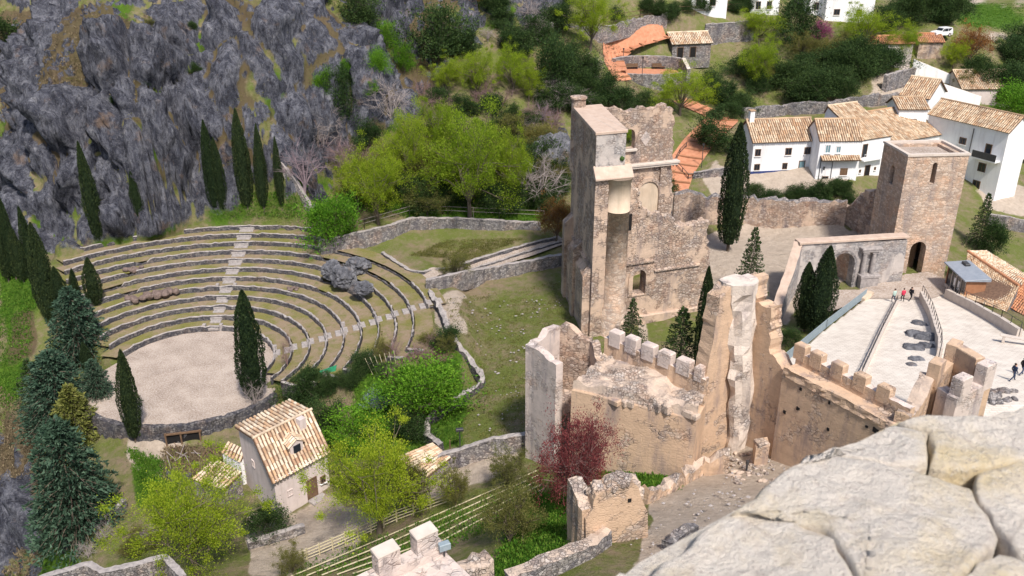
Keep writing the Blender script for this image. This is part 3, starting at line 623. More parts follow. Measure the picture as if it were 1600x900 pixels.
# grey weathered head of the front pier and the stepped cap below it
slab('pier_face', [(0.02, 17.2), (0.02, ZT-.32), (WF-.02, ZT-.32), (WF-.02, 16.6)], cw(0, .2), D, .1, M['greyrender'], ch, (), .6, .0, None, 5)
MB().prism(quad(-.1, 1.5, -.6, .3), -3, 17.0).build('front_buttress', M['church'], ch)
MB().prism(quad(-.2, 4.3, -1.1, .35), [16.75]*4, [16.95, 16.85, 17.9, 18.0], 0, .05).build('buttress_cap', M['pinkcap'], ch)
c_ = cw(2.75, -.3)
MB().tube([(c_[0], c_[1], -3), (c_[0], c_[1], 1.5), (c_[0], c_[1], 1.7), (c_[0], c_[1], 13.0)], [1.5, 1.5, 1.3, 1.3], 22).build('stair_turret', M['tower'], ch, True)
MB().tube([(c_[0], c_[1], 12.98), (c_[0], c_[1], 16.2), (c_[0], c_[1], 16.25), (c_[0], c_[1], 16.7)], [1.32, 1.32, 1.42, 1.42], 22).build('turret_head', M['ochre'], ch, True)
# buttresses and a flat dark block painted as a recess's shade, outer side
MB().prism(quad(-.75, .05, 2.4, LB), -3.2, [5.0, 5.8, 5.8, 5.0], 0, .08).build('side_plinth', M['church'], ch)
for k0, k1, z in ((-.2, .9, 5.6), (5.4, 6.8, 6.6), (10.6, 12.0, 8.0)):
    MB().prism(quad(-1.1, .05, k0, k1), -3.2, [z, z+.9, z+.9, z], 0, .08).build('buttress', M['church'], ch)
MB().prism(quad(-.03, .12, 1.1, 2.3), -2.6, 5.2).build('recess', M['dark'], ch)  # solid block on the wall face, recess shade painted as near-black
MB().prism(quad(-.25, .05, .3, LB), 6.1, 6.4).build('string_course', M['church'], ch)
c_ = cw(-1.1, -1.6); MB().box((c_[0], c_[1], hz(*c_)-.1), (1.9, 1.3, .5), D, 0, .05).build('entrance_step', M['kerb'], ch)
# dark block painted as a small hatch hole's shade beside the turret
c_ = cw(4.55, .28); MB().box((c_[0], c_[1], 10.2), (.35, .12, 1.9), D).build('slit_shade', M['dark'], ch)
# far nave wall with its window, niche and cornice
bo = cw(0, LB)
top2 = tr([(943,182),(946,172),(965,168),(980,176),(1000,166),(1018,170),(1036,163),(1050,168),(1054,186),(1052,210),(1049,258),(1050,300),(1048,345)], bo, D)
a, b_ = onplane(975, 233, bo, D), onplane(993, 201, bo, D); n0, n1 = onplane(994, 346, bo, D), onplane(1030, 281, bo, D)
out = [(2.0, -2.5), (2.0, top2[0][1])]+top2+[(top2[-1][0], -2.5)]
slab('far_nave_wall', out, bo, D, .9, M['church'], ch, [arch(a[0], b_[0], a[1], b_[1])], .5, .12, {0, len(out)-1, len(out)-2}, 8)
c0, c1 = onplane(958, 262, bo, D), onplane(1057, 258, bo, D); q = bo+D*(c0[0]+c1[0])/2-NB*.18
MB().box((q[0], q[1], c0[1]-.3), (c1[0]-c0[0], .7, .3), D, 0, .05).box((q[0], q[1], c0[1]-.02), (c1[0]-c0[0]+.3, .95, .28), D, 0, .05).build('cornice', M['kerb'], ch)
slab('niche_surround', arch(n0[0]-.5, n1[0]+.45, n0[1], n1[1]+.5), bo-NB*.25, D, .3, M['church'], ch, [arch(n0[0], n1[0], n0[1]+.02, n1[1])], .9, .0, None, 9)
slab('niche_back', arch(n0[0]-.1, n1[0]+.1, n0[1], n1[1]+.1), bo-NB*.07, D, .06, M['ochre'], ch, (), .9, .0, None, 9)
r0 = onplane(1009, 216, bo, D); q = bo+D*r0[0]-NB*.06
slab('oculus', [(r0[0]+.65*math.cos(t)*(.8 if i % 2 else 1.1), r0[1]+.85*math.sin(t)*(.8 if i % 2 else 1.1)) for i, t in enumerate(np.linspace(0, 2*math.pi, 8, endpoint=False))], bo-NB*.05, D, .1, M['pale'], ch, (), 2, .0, None, 9)
q = bo+D*((a[0]+b_[0])/2)-NB*.1; MB().box((q[0], q[1], a[1]-.3), (b_[0]-a[0]+.5, .5, .3), D, 0, .04).build('window_sill', M['kerb'], ch)
for s in (3.6, 12.4):   # pilasters on the far wall
    q = bo+D*s-NB*.12; MB().box((q[0], q[1], -2), (.8, .4, c0[1]+1.7), D).build('pilaster', M['church'], ch)
boulder('grass_tuft', (cw(3.1, .15)[0], cw(3.1, .15)[1], 18.6), (.25, .2, .25), M['leaf_dark'], 4, ch, 2)
# ================================================================== GATE TOWER AND PORTAL
gt = empty('gate_tower', (51.5, 108.5, 0), 'square tan stone gate tower with arched passage and flat roof', 'tower')
T0 = np.array([48.0, 105.6]); TDv = unit((7.7, .6)); TN = np.array([-TDv[1], TDv[0]]); TWd, TDp, THt = 7.7, 5.6, 15.4
def tw(s, k): return T0+TDv*s+TN*k
pa0, pa1 = onplane(1415, 426, T0, TDv), onplane(1449, 377, T0, TDv); wa0, wa1 = onplane(1452, 287, T0, TDv), onplane(1466, 254, T0, TDv)
slab('front_wall', [(0, -1), (0, THt), (TWd, THt), (TWd, -1)], T0, TDv, 1.2, M['tower'], gt, [arch(pa0[0], pa1[0], -.4, pa1[1]), arch(wa0[0], wa1[0], wa0[1], wa1[1])], 9, 0, None, 2)
so = tw(0, 1.202); sdv = TN
o2 = tw(0, 0)
lw = onplane(1392, 275, o2, TN); 
MBs = slab('side_wall', [(1.203, -1), (1.203, THt-.003), (TDp, THt-.003), (TDp, -1)], o2, TN, 1.0, M['tower'], gt, [arch(2.6, 3.7, 11.0, 13.4)], 9, 0, None, 3)
# the slab helper puts thickness away from the viewer; side walls are moved so they sit inside the plan
MBs.location.x += 0
slab('side_wall', [(1.203, -1), (1.203, THt-.003), (TDp, THt-.003), (TDp, -1)], tw(TWd-1.0, 0), TN, 1.0, M['tower'], gt, (), 9, 0, None, 3)
slab('rear_wall', [(0, -1), (0, THt-.004), (TWd, THt-.004), (TWd, -1)], tw(0, TDp+.003), TDv, .8, M['tower'], gt, (), 9, 0, None, 3)
def tq(s0, s1, k0, k1): return [tw(s0, k0), tw(s1, k0), tw(s1, k1), tw(s0, k1)]
MB().prism(tq(1.0, TWd-1.0, 1.2, TDp), THt-.75, THt-.35).build('roof_floor', M['gravel'], gt)
MB().prism(tq(1.0, TWd-1.0, 1.2, TDp), 9.3, 9.6).build('belfry_floor', M['wood'], gt)
pp = MB()
for a_ in (tq(-.12, TWd+.12, -.12, .35), tq(-.12, TWd+.12, TDp+.45, TDp+.9), tq(-.12, .35, .352, TDp+.448), tq(TWd-.35, TWd+.12, .352, TDp+.448)): pp.prism(a_, THt+.002, THt+.28, 0, .04)
pp.build('parapet_coping', M['kerb'], gt)
MB().prism(tq(pa0[0]+.02, pa1[0]-.02, 2.2, 2.35), -.3, pa1[1]).build('passage_gate', M['wood'], gt)
slab('passage_surround', arch(pa0[0]-.5, pa1[0]+.5, -.4, pa1[1]+.5), tw(0, -.06), TDv, .1, M['tower'], gt, [arch(pa0[0], pa1[0], -.38, pa1[1]-.01)], 9, 0, None, 6)
# portal wall with its arch, pillars and entablature
po = empty('ruined_portal', (42, 101.5, 0), 'grey stone portal wall with round arch and carved pillars beside the gate tower', 'portal')
R0 = np.array([34.6, 100.7]); RD = unit((14.3, 2.3)); RN = np.array([-RD[1], RD[0]])
o0, o1 = onplane(1293, 450, R0, RD), onplane(1337, 393, R0, RD)
tl = tr([(1250,381),(1300,378),(1360,377),(1418,375)], R0, RD)
out = [(tl[0][0], -1)]+tl+[(tl[-1][0]+.3, -1)]
slab('portal_wall', out, R0, RD, 1.1, M['greyrender'], po, [arch(o0[0], o1[0], -.9, o1[1])], .6, .05, {0, 4, 5}, 12)
def rp(s, k): return R0+RD*s+RN*k
slab('arch_ring', arch(o0[0]-.65, o1[0]+.65, -.6, o1[1]+.65, 12), rp(0, -.14), RD, .2, M['cap'], po, [arch(o0[0], o1[0], -.58, o1[1]-.01, 12)], 9, 0, None, 13)
slab('arch_ring', arch(o0[0]-.3, o1[0]+.3, -.6, o1[1]+.3, 12), rp(0, -.24), RD, .15, M['rubble'], po, [arch(o0[0]+.01, o1[0]-.01, -.58, o1[1]-.03, 12)], 9, 0, None, 13)
for u in (1346, 1360):
    s = onplane(u, 420, R0, RD)[0]; q = rp(s, -.32); b = MB().tube([(q[0], q[1], 1.6), (q[0], q[1], 4.3)], [.3, .26], 12).box((q[0], q[1], 4.3), (.8, .6, .3), RD, 0, .05); b.build('pillar', M['cap'], po)
s = onplane(1352, 440, R0, RD)[0]; q = rp(s, -.45); MB().box((q[0], q[1], -.5), (2.3, .9, 1.75), RD, 0, .05).box((q[0], q[1], 1.25), (2.6, 1.1, .35), RD, 0, .06).build('pillar_plinth', M['cap'], po)
q = rp(s-.2, -.35); MB().box((q[0], q[1], 4.6), (2.4, .8, .3), RD, 0, .05).box((q[0], q[1], 4.9), (2.7, 1.0, .22), RD, 0, .05).build('entablature', M['cap'], po)
q = rp((tl[0][0]+tl[-1][0])/2, .5); MB().box((q[0], q[1], tl[1][1]-.05), (tl[-1][0]-tl[0][0]+.2, 1.4, .28), RD, 0, .05).build('coping', M['pinkcap'], po)
# its sloping flank running down towards us
e0 = rp(tl[0][0], .4); e1 = P(1212, 484, .9)
wl = wall_path('flank_wall', [(e0[0], e0[1], -1.2, tl[0][1]), (e0[0]*.6+e1[0]*.4, e0[1]*.6+e1[1]*.4, -1.2, 3.4), (e1[0], e1[1], -1.5, 1.2)], 1.1, M['greyrender'], po, .05, .5, 3, M['pinkcap'], .03)
# short passage wall seen through the arch
q0, q1 = rp(o1[0]+.5, 1.2), rp(o1[0]+.4, 4.2); wall_path('passage_wall', [(q0[0], q0[1], -.5, 3.6), (q1[0], q1[1], -.5, 3.2)], .7, M['tower'], po, .1, .5, 3)
# curved ruin between the tower and the courtyard
ra = empty('ruined_apse', (46, 111, 0), 'broken red brown stone apse wall with niche behind the portal', 'wall')
pts = [P(1316,352,.8), P(1345,366,.6), P(1372,385,.4), P(1392,390,.3)]
tops = [2.8, 5.8, 8.2, 8.6]
wall_path('apse_wall', [(p[0], p[1], -1, p[2]+t) for p, t in zip(pts, tops)], 1.6, M['church'], ra, .35, .5, 17, M['church'], .14)
pn = P(1380, 376, 2.2); MB().tube([(pn[0], pn[1]-1.0, 1.2), (pn[0], pn[1]-1.0, 4.2)], [.75, .75], 10).build('niche', M['dark'], ra)  # near-black cylinder, niche shade put into its colour
# ================================================================== PLAZA BEFORE THE GATE
def sheet(name, px, mat, nx=60, lift=.25):
  V = []; fr = [np.array(q) for q in px]
  xs = np.linspace(min(q[0] for q in fr), max(q[0] for q in fr), nx); ys = np.linspace(min(q[1] for q in fr), max(q[1] for q in fr), nx)
  gxx, gyy = np.meshgrid(xs, ys); ins = inpoly(gxx, gyy, fr); idm = -np.ones(gxx.shape, int); f = []
  for j in range(nx-1):
    for i in range(nx-1):
        if ins[j:j+2, i:i+2].all():
            q = []
            for a, b in ((j, i), (j, i+1), (j+1, i+1), (j+1, i)):
                if idm[a, b] < 0: idm[a, b] = len(V); V.append((gxx[a, b], gyy[a, b], float(plaza_z(gxx[a, b], gyy[a, b]))+lift))
                q.append(idm[a, b])
            f.append(q)
  return struct(name, V, f, M[mat])
sheet('plaza', PLAZA, 'plaza', 140)
sheet('gate_forecourt', [P(u, v, .1)[:2] for u, v in ((1290,452),(1340,452),(1385,438),(1412,428),(1452,424),(1480,436),(1500,452),(1450,470),(1358,468),(1300,500),(1270,500))], 'gravel', 70, .3)
def lowall(name, px, h, th, mat, lab, cat, base=-.8, jag=.01, cap=None):
    p = [pz(u, v) for u, v in px]; e = empty(name, p[0], lab, cat)
    wall_path('wall', [(q[0], q[1], q[2]+base, q[2]+.25+h) for q in p], th, mat, e, jag, .7, 3, cap, .008); return e, p
def railing(e, p, h, name='rail', mat=None, post=1.6, rails=(.55, 1.0), z0=.25, r=.03):
    b = MB(); mat = mat or M['metal']; P3 = [np.array(q) for q in p]
    for a, c in zip(P3[:-1], P3[1:]):
        L = np.linalg.norm(c-a); k = max(1, int(L/post))
        for i in range(k+1):
            q = a+(c-a)*i/k; MB().tube([(q[0], q[1], q[2]+z0), (q[0], q[1], q[2]+z0+h)], r*1.3, 5).build('post', mat, e)
        for t in rails: b.tube([a+np.array([0, 0, z0+h*t]), c+np.array([0, 0, z0+h*t])], r, 5)
    b.build(name, mat, e)
e, p = lowall('ramp_wall', [(1400,477),(1378,520),(1345,592)], .45, .45, M['kerb'], 'low pale wall with handrail dividing the ramps of the plaza', 'wall'); railing(e, p, 1.0)
e, p = lowall('ramp_wall', [(1438,470),(1452,498),(1466,545),(1466,562)], 1.0, .5, M['kerb'], 'curved pale wall with handrail beside the rocks in the plaza', 'wall'); railing(e, p, 1.75, rails=(1.0,))
e, p = lowall('ramp_wall', [(1477,468),(1520,490),(1560,513),(1590,533)], 1.1, .5, M['kerb'], 'pale parapet wall with iron rail on the outer side of the plaza', 'wall'); railing(e, p, 1.9, rails=(1.0,))
e, p = lowall('plaza_wall', [(1500,447),(1540,466)], 1.0, .4, M['white'], 'short white wall behind the ticket kiosk', 'wall')
e = empty('plaza_railing', pz(1290, 516), 'blue grey bar railing along the garden side of the plaza', 'railing')
p = [pz(1352, 467), pz(1290, 516), pz(1224, 572)]; railing(e, p, 1.1, 'top_rail', M['rail'], 2.0, (1.0, .1), .2)
for a, c in zip(p[:-1], p[1:]):
    L = np.linalg.norm(c-a)
    b = MB()
    for i in range(int(L/.16)): q = a+(c-a)*i*.16/L; b.box((q[0], q[1], q[2]+.32), (.035, .035, .95), (1, 0))
    tag(b.build('baluster', M['rail'], e), kind='stuff')
q = [pz(1360, 462), pz(1345, 473)]; e = empty('ramp_kerb', q[0], 'brown sloping kerb at the head of the plaza railing', 'kerb'); wall_path('kerb', [(c[0], c[1], -.5, c[2]+.6) for c in q], .8, M['ochre'], e, .01, .6, 2)
for i, (u, v, r) in enumerate([(1436,510,1.0),(1430,527,1.3),(1447,532,1.5),(1428,548,1.2),(1432,566,.9),(1446,545,1.0),(1424,574,.7)]):
    c = pz(u, v); tag(boulder('bedrock', (c[0], c[1], c[2]+.1), (r*.85, r*.8, r*.42), M['rock'], 70+i, None, 3, .5, 1.5), 'grey bedrock left showing through the pale plaza paving', 'rock', 'bedrock in the plaza')
# ticket kiosk
K = pz(1492, 462); kd = unit(pz(1513, 478)[:2]-pz(1473, 447)[:2]); kn = np.array([-kd[1], kd[0]])
if kn[0] < 0: kn = -kn
k0 = pz(1473, 450)[:2]; kz = .1
kk = empty('ticket_kiosk', (k0[0], k0[1], kz), 'small glass fronted kiosk with grey sloping roof beside the gate', 'kiosk')
def kq(s, k): return k0+kd*s+kn*k
kl = 5.2
MB().prism([kq(0, .1), kq(kl, .1), kq(kl, 2.4), kq(0, 2.4)], kz-.6, kz+.35).build('plinth', M['kerb'], kk)
MB().prism([kq(0, .12), kq(.16, .12), kq(.16, 2.4), kq(0, 2.4)], kz+.352, kz+2.9).build('side_wall', M['brown'], kk)
MB().prism([kq(kl-.16, .12), kq(kl, .12), kq(kl, 2.4), kq(kl-.16, 2.4)], kz+.352, kz+2.9).build('side_wall', M['brown'], kk)
MB().prism([kq(.162, 2.2), kq(kl-.162, 2.2), kq(kl-.162, 2.4), kq(.162, 2.4)], kz+.352, kz+2.9).build('back_wall', M['white'], kk)
for i in range(4):
    s = .18+i*(kl-.36)/4; s1 = s+(kl-.36)/4-.1
    MB().prism([kq(s, .2), kq(s1, .2), kq(s1, .26), kq(s, .26)], kz+.36, kz+2.85).build('pane', M['glass'], kk)
    MB().prism([kq(s1, .12), kq(s1+.1, .12), kq(s1+.1, .3), kq(s1, .3)], kz+.355, kz+2.86).build('mullion', M['kerb'], kk)
for s in (2.05, 3.1): MB().prism([kq(s, .14), kq(s+.4, .14), kq(s+.4, .18), kq(s, .18)], kz+.9, kz+2.0).build('poster', M['white'], kk)
MB().prism([kq(-.35, -.35), kq(kl+.35, -.35), kq(kl+.35, 2.7), kq(-.35, 2.7)], [kz+2.9]*4, [kz+3.05, kz+3.05, kz+3.3, kz+3.3], 0, .04).build('roof', M['slate'], kk)
c = kq(1.0, 1.7); MB().box((c[0], c[1], kz+3.2), (1.1, .6, .3), kd, 0, .05).build('roof_vent', M['metal'], kk)
# bench, steps and rubble bank at the lower plaza edge
c = pz(1588, 538, .25); e = empty('stone_bench', c, 'low pale stone bench at the end of the plaza parapet', 'bench')
d = unit((1, -.55)); b0 = c+np.array([0, 0, .25]); MB().box((c[0], c[1], c[2]+.65), (3.2, .55, .12), d, 0, .02).build('seat', M['kerb'], e)
for s in (-1.2, 1.2): MB().box((c[0]+d[0]*s, c[1]+d[1]*s, c[2]), (.25, .5, .66), d).build('leg', M['kerb'], e)
c = P(1592, 626, 4.7); e = empty('stone_steps', c, 'flight of pale steps beside the walkers in the plaza', 'steps'); d = unit((1, -.1))
for i in range(5):
    q = P(1595, 612+i*9, 5.0); MB().box((q[0]+.6, q[1], 4.2+i*.17), (4.2, .75, .9), d, 0, .02).build('step', M['plaza'], e)
e = empty('rubble_bank', P(1556, 640, 5), 'bank of loose grey stones beside the plaza steps', 'rubble'); rr = np.random.default_rng(5)
for i in range(26):
    q = P(1556+rr.normal(0, 13), 636+rr.normal(0, 10), 5); boulder('stone', (q[0], q[1], plaza_z(q[0], q[1])+.3), (rr.uniform(.2, .42), rr.uniform(.2, .4), rr.uniform(.18, .3)), M['rubble'], 200+i, e, 2)
# ================================================================== CASTLE WALLS
def rrect(c, d, w, t): 
    d = unit(d); n = np.array([-d[1], d[0]]); c = np.array(c[:2]); return [c-d*w/2-n*t/2, c+d*w/2-n*t/2, c+d*w/2+n*t/2, c-d*w/2+n*t/2]
# ruined corner tower (pale)
ct = empty('ruined_corner_tower', (4, 66, -1), 'pale half collapsed corner tower with open back beside the red tree', 'tower')
A, Fp, B_, Dp, Ep = P(831,543,9.6), P(869,567,9.6), P(875,517,9.6), P(922,528,9.6), P(933,543,9.6)
def twall(a, b, z0, z1, z2, th, mat, seed, nm='wall'): 
    d = unit((b-a)[:2]); L = np.linalg.norm((b-a)[:2]); return slab(nm, [(0, z0), (0, z1), (L*.3, z1+.1), (L*.6, (z1+z2)/2-.1), (L, z2), (L, z0)], a[:2], d, th, mat, ct, (), .5, .09, {0, 4, 5}, seed)
twall(A, Fp, -2.6, 9.6, 9.4, .7, M['pale'], 1); twall(B_, A, -2.6, 10.1, 9.6, .7, M['pale'], 2); twall(B_, Dp, -2.6, 10.1, 9.3, .7, M['church'], 3); twall(Dp, Ep, -2.6, 9.3, 8.4, .7, M['church'], 4)
q = (A+Dp)/2; MB().prism([A[:2]+(.5, .2), Fp[:2]+(.3, .5), Ep[:2], Dp[:2]-(.3, .3), B_[:2]-(0, .6)], -2, 4.2).build('rubble_floor', M['church'], ct)
# curtain wall with merlons
cw1 = empty('battlement_wall', (10, 64, 1), 'thick tan castle wall with a row of merlons behind the red tree', 'wall')
iL, iR, oL, oR = P(893,603,8.4), P(1090,645,8), P(948,534,9.4), P(1105,598,9.4)
rr = np.random.default_rng(11)
body = [iL[:2], iR[:2], oR[:2], oL[:2], (iL[:2]+oL[:2])/2+(-.6, .2)]
MB().prism(body, -3, [8.1, 7.4, 7.4, 7.4, 7.6], 0, .1).build('wall_body', M['rammed'], cw1)
# broken platform on top: rough lumps
n = 26; V = []; 
for j in range(n):
    for i in range(n):
        a = i/(n-1); b = (j/(n-1))*.97+.012; q = (iL*(1-a)+iR*a)*(1-b)+(oL*(1-a)+oR*a)*b; x, y = q[0], q[1]
        z = q[2]+.15+1.0*(fbm(x*.8, y*.8, 0, 4)-.5)+.55*float(worley(np.array([x*.9]), np.array([y*.9]), np.array([0.]), 3)[2][0])-(1.3 if j == 0 else 0)-1.5*b
        V.append((x, y, z))
f = [(j*n+i, j*n+i+1, (j+1)*n+i+1, (j+1)*n+i) for j in range(n-1) for i in range(n-1)]
obj('broken_walkway', V, f, M['rubbletop'], cw1)
od = unit((oR-oL)[:2]); wall_path('parapet', [(oL[0], oL[1], -2, 10.0), (oR[0], oR[1], -2, 9.7)], .6, M['rammed'], cw1, .04, .5, 8, M['pale'])
for (u0, u1, v0) in ((954,975,514),(979,1000,524),(1005,1027,535),(1031,1054,545),(1060,1083,557),(1089,1101,568)):
    s, z = onplane((u0+u1)/2, v0+3, oL[:2], od); q = oL[:2]+od*s; w = (u1-u0)/F*76
    MB().prism(rrect(q, od, w, .75), 9.4, z+rr.normal(0, .05), 0, .1).build('merlon', M['pale'], cw1)
for i in range(34):
    a = rr.uniform(0, 1); b = rr.uniform(.0, .3); q = (iL*(1-a)+iR*a)*(1-b)+(oL*(1-a)+oR*a)*b
    if i < 6: a = .35+.1*i; b = .25; q = (iL*(1-a)+iR*a)*(1-b)+(oL*(1-a)+oR*a)*b
    MB().box((q[0], q[1], 7.5-b*1.5), (rr.uniform(.5, 1.0), rr.uniform(.4, .9), rr.uniform(.5, 1.3) if i < 10 else rr.uniform(.4, .8)), od+rr.normal(0, .15, 2), 0, .12).build('loose_block', M['rubbletop'] if i % 3 else M['rammed'], cw1)
# tall fragment: two wall faces and the broken stub between them
tf = empty('tall_wall_fragment', (18.9, 64.5, 2), 'tall broken wall fragment rising between the two battlement walls', 'wall')
w1a, w1b = P(1078,738,1)[:2], P(1150,690,2)[:2]; d1_ = unit(w1b-w1a)
L1 = tr([(1078,740),(1092,640),(1104,585),(1126,466),(1141,449),(1160,447),(1152,690)], w1a, d1_)
slab('wall_face', [(L1[0][0], -1)]+L1[:-1]+[(L1[-1][0]+.3, -1)], w1a, d1_, 1.3, M['rammed'], tf, (), .5, .05, {0, 6, 7}, 21)
w2a = np.array([19.0, 64.6]); d2_ = unit((25.7-21, 52.8-60.1)); 
L2 = tr([(1158,690),(1160,447),(1162,432),(1181,434),(1179,473),(1205,481),(1201,545),(1212,560),(1222,577),(1240,600),(1244,745)], w2a, d2_)
slab('wall_face', [(L2[0][0]-.3, -1)]+L2[1:-1]+[(L2[-1][0], -1)], w2a, d2_, 1.3, M['rammed'], tf, (), .45, .09, {0, len(L2)-1, len(L2)}, 22)
# stub
V = []; n = 22; mxy = np.array([18.75, 63.6])
for i in range(n+1):
    t = i/n; z = 1+t*16.2; s = .95+.85*t; cx = np.array([18.95-.9*t+.2*math.sin(t*5), 63.4+.5*t+.2*math.sin(t*9)])
    for k in range(12):
        a = 2*math.pi*k/12; r = s*(1+.65*(float(vn(math.cos(a)*2+5, math.sin(a)*2, z*.9, 3))-.5)); V.append((cx[0]-.15+r*.8*math.cos(a), cx[1]+r*math.sin(a)*.7, z+.25*(float(vn(a*2, z*2, 0, 9))-.5)))
f = [(i*12+k, i*12+(k+1) % 12, i*12+12+(k+1) % 12, i*12+12+k) for i in range(n) for k in range(12)]+[tuple(n*12+k for k in range(12))]
obj('broken_stub', V, f, M['whiterubble'], tf)
for (u, v, w) in ((1170,433,1.1),(1148,448,1.0)):
    q = PY(u, v, 64.6); MB().prism(rrect(q, d2_, w, .9), q[2]-2.0, q[2]+.1, 0, .12).build('merlon', M['pale'], tf)
# right battlement wall
rw = empty('battlement_wall', (23, 57, 3), 'tan castle wall with walkway and merlons in front of the plaza', 'wall')
a0 = np.array([21.0, 60.8]); a1 = np.array([26.4, 52.4]); dr_ = unit(a1-a0); nr = np.array([-dr_[1], dr_[0]]); 
if nr[0] < 0: nr = -nr
def rq(s, k): return a0+dr_*s+nr*k
LR = np.linalg.norm(a1-a0)
MB().prism([rq(0, 0), rq(LR, 0), rq(LR, 1.9), rq(0, 1.9)], [-1, 0, 0, -1], [11.2]*4, 0, .08).build('wall_body', M['rammed'], rw)
wall_path('walkway_edge', [(rq(0, .15)[0], rq(0, .15)[1], 10.6, 11.3), (rq(LR, .15)[0], rq(LR, .15)[1], 10.6, 11.3)], .4, M['rammed'], rw, .04, .4, 9)
pb = rq(0, 1.6); pe = rq(LR, 1.6); wall_path('parapet', [(pb[0], pb[1], 9, 12.2), (pe[0], pe[1], 9, 12.2)], .6, M['rammed'], rw, .02, .5, 9, M['pale'], .02)
for (u, v) in ((1252,557),(1279,557),(1312,573),(1347,593),(1384,612)):
    s, z = onplane(u, v, pb, dr_); q = pb+dr_*s; MB().prism(rrect(q, dr_, 1.05, .68), 11.6, max(z, 12.9), 0, .08).build('merlon', M['rammed'], rw)
for i in range(14):
    s = rr.uniform(.4, LR-.4); q = rq(s, -.02); z = rr.uniform(5.5, 10.4); MB().box((q[0], q[1], z), (rr.uniform(.12, .3), .08, rr.uniform(.15, .4)), dr_).build('putlog_shade', M['dark'], rw)  # solid blocks on the face, shade of putlog holes painted near-black
# right towers
rt = empty('square_tower', (33, 58, 4), 'small square castle tower with merlons and pale outer face near the plaza steps', 'tower')
tl_, tb, trr, tf_ = P(1452,566,13.4)[:2], P(1488,532,13.4)[:2], P(1556,572,13.4)[:2], P(1502,598,13.4)[:2]
def side(a, b, z1, mat, nm, th=.8, z0=2):
    d = unit(b-a); n = np.array([-d[1], d[0]]); c = (tl_+tb+trr+tf_)/4
    if np.dot(n, c-a) < 0: n = -n
    return MB().prism([a, b, b+n*th, a+n*th], z0, z1, 0, .06).build(nm, mat, rt)
side(tl_, tb, 12.3, M['rammed'], 'wall'); side(tb+unit(trr-tb)*.82, trr, 12.2, M['rammed'], 'wall'); side(trr+unit(tf_-trr)*.82, tf_, 12.1, M['pale'], 'wall'); side(tf_+unit(tl_-tf_)*.9, tf_+unit(tl_-tf_)*1.9, 12.0, M['pale'], 'wall')
for a, b, t, zz, mt in ((tl_, tb, .12, 13.5, 'rammed'), (tl_, tb, .85, 13.7, 'rammed'), (tb, trr, .5, 13.6, 'rammed'), (trr, tf_, .12, 13.7, 'pale'), (trr, tf_, .8, 13.5, 'pale')):
    d = unit(b-a); n = np.array([-d[1], d[0]]); c = (tl_+tb+trr+tf_)/4
    if np.dot(n, c-a) < 0: n = -n
    q = a+(b-a)*t+n*.4; MB().prism(rrect(q, d, 1.25 if t != .5 else 2.2, .84), 11.6, zz, 0, .08).build('merlon', M[mt], rt)
e0, e1 = rq(LR, .6), tl_+np.array([.2, .2])
wall_path('link_wall', [(e0[0], e0[1], 1, 12.0), (e0[0]*.5+e1[0]*.5, e0[1]*.5+e1[1]*.5, 1, 11.4), (e1[0], e1[1], 1, 12.2)], 1.1, M['rammed'], rt, .15, .5, 4, M['rubbletop'], .04)
q = (e0+e1)/2+np.array([.55, -.75]); lm = empty('wall_lantern', (q[0], q[1], 9.2), 'black wrought iron lantern on the castle wall beside the square tower', 'lantern')
MB().tube([(q[0], q[1], 9.2), (q[0], q[1], 9.9)], [.14, .24], 6).tube([(q[0], q[1], 9.9), (q[0], q[1], 10.25)], [.3, .03], 6).build('lamp_body', M['metal'], lm)
MB().tube([(q[0], q[1], 10.2), (q[0]-.2, q[1]+.3, 10.6), (q[0]-.5, q[1]+.7, 10.3)], .045, 5).build('bracket', M['metal'], lm)
# near ruined wall on the path
nw = empty('ruined_wall', P(960, 850, 8), 'short ruined wall with rendered faces standing beside the cobbled path', 'wall')
b0, b1 = P(918,858,8)[:2], P(1014,838,8)[:2]; dn = unit(b1-b0)
Ln = tr([(918,855),(915,812),(926,796),(931,775),(950,766),(968,757),(985,752),(998,762),(1004,782),(1012,800),(1016,840)], b0, dn)
slab('wall_face', [(Ln[0][0], 6)]+Ln[1:-1]+[(Ln[-1][0], 6)], b0, dn, 1.2, M['rammed'], nw, (), .4, .08, {0, len(Ln)-2, len(Ln)-1}, 31)
lf = P(893, 775, 11.6); nb_ = np.array([-dn[1], dn[0]])
q0 = b0+dn*(Ln[1][0]+.2); wall_path('return_wall', [(q0[0], q0[1]+.3, 6, 11.0), (q0[0]+nb_[0]*2.3, q0[1]+nb_[1]*2.3, 4, 11.8)], 1.0, M['rammed'], nw, .12, .4, 8, M['rubbletop'])
for i in range(22):
    s = rr.uniform(Ln[2][0], Ln[-3][0]); z = np.interp(s, [a[0] for a in Ln[2:-2]], [a[1] for a in Ln[2:-2]]); q = b0+dn*s+nb_*rr.uniform(.1, 1.1)
    MB().box((q[0], q[1], z-.25), (rr.uniform(.3, .7), rr.uniform(.3, .6), rr.uniform(.3, .5)), rr.normal(0, 1, 2), 0, .1).build('coping_stone', M['rubbletop'], nw)
q = b0+dn*(Ln[-1][0]-1.6)-nb_*.02; MB().box((q[0], q[1], 11.0), (.22, .1, .22), dn).build('putlog_shade', M['dark'], nw)  # solid block, putlog hole shade painted near-black
def stonewall(name, px, h, th, lab, mat='rubble', cap='cap', jag=.08, seed=1, hs=None, base=-.8, cat='wall', step=.5):
    p = [G(u, v) for u, v in px]; e = empty(name, p[0], lab, cat); hs = hs or [h]*len(p)
    wall_path('wall', [(q[0], q[1], q[2]+base, q[2]+k) for q, k in zip(p, hs)], th, M[mat], e, jag, step, seed, M[cap] if cap else None, .05); return e
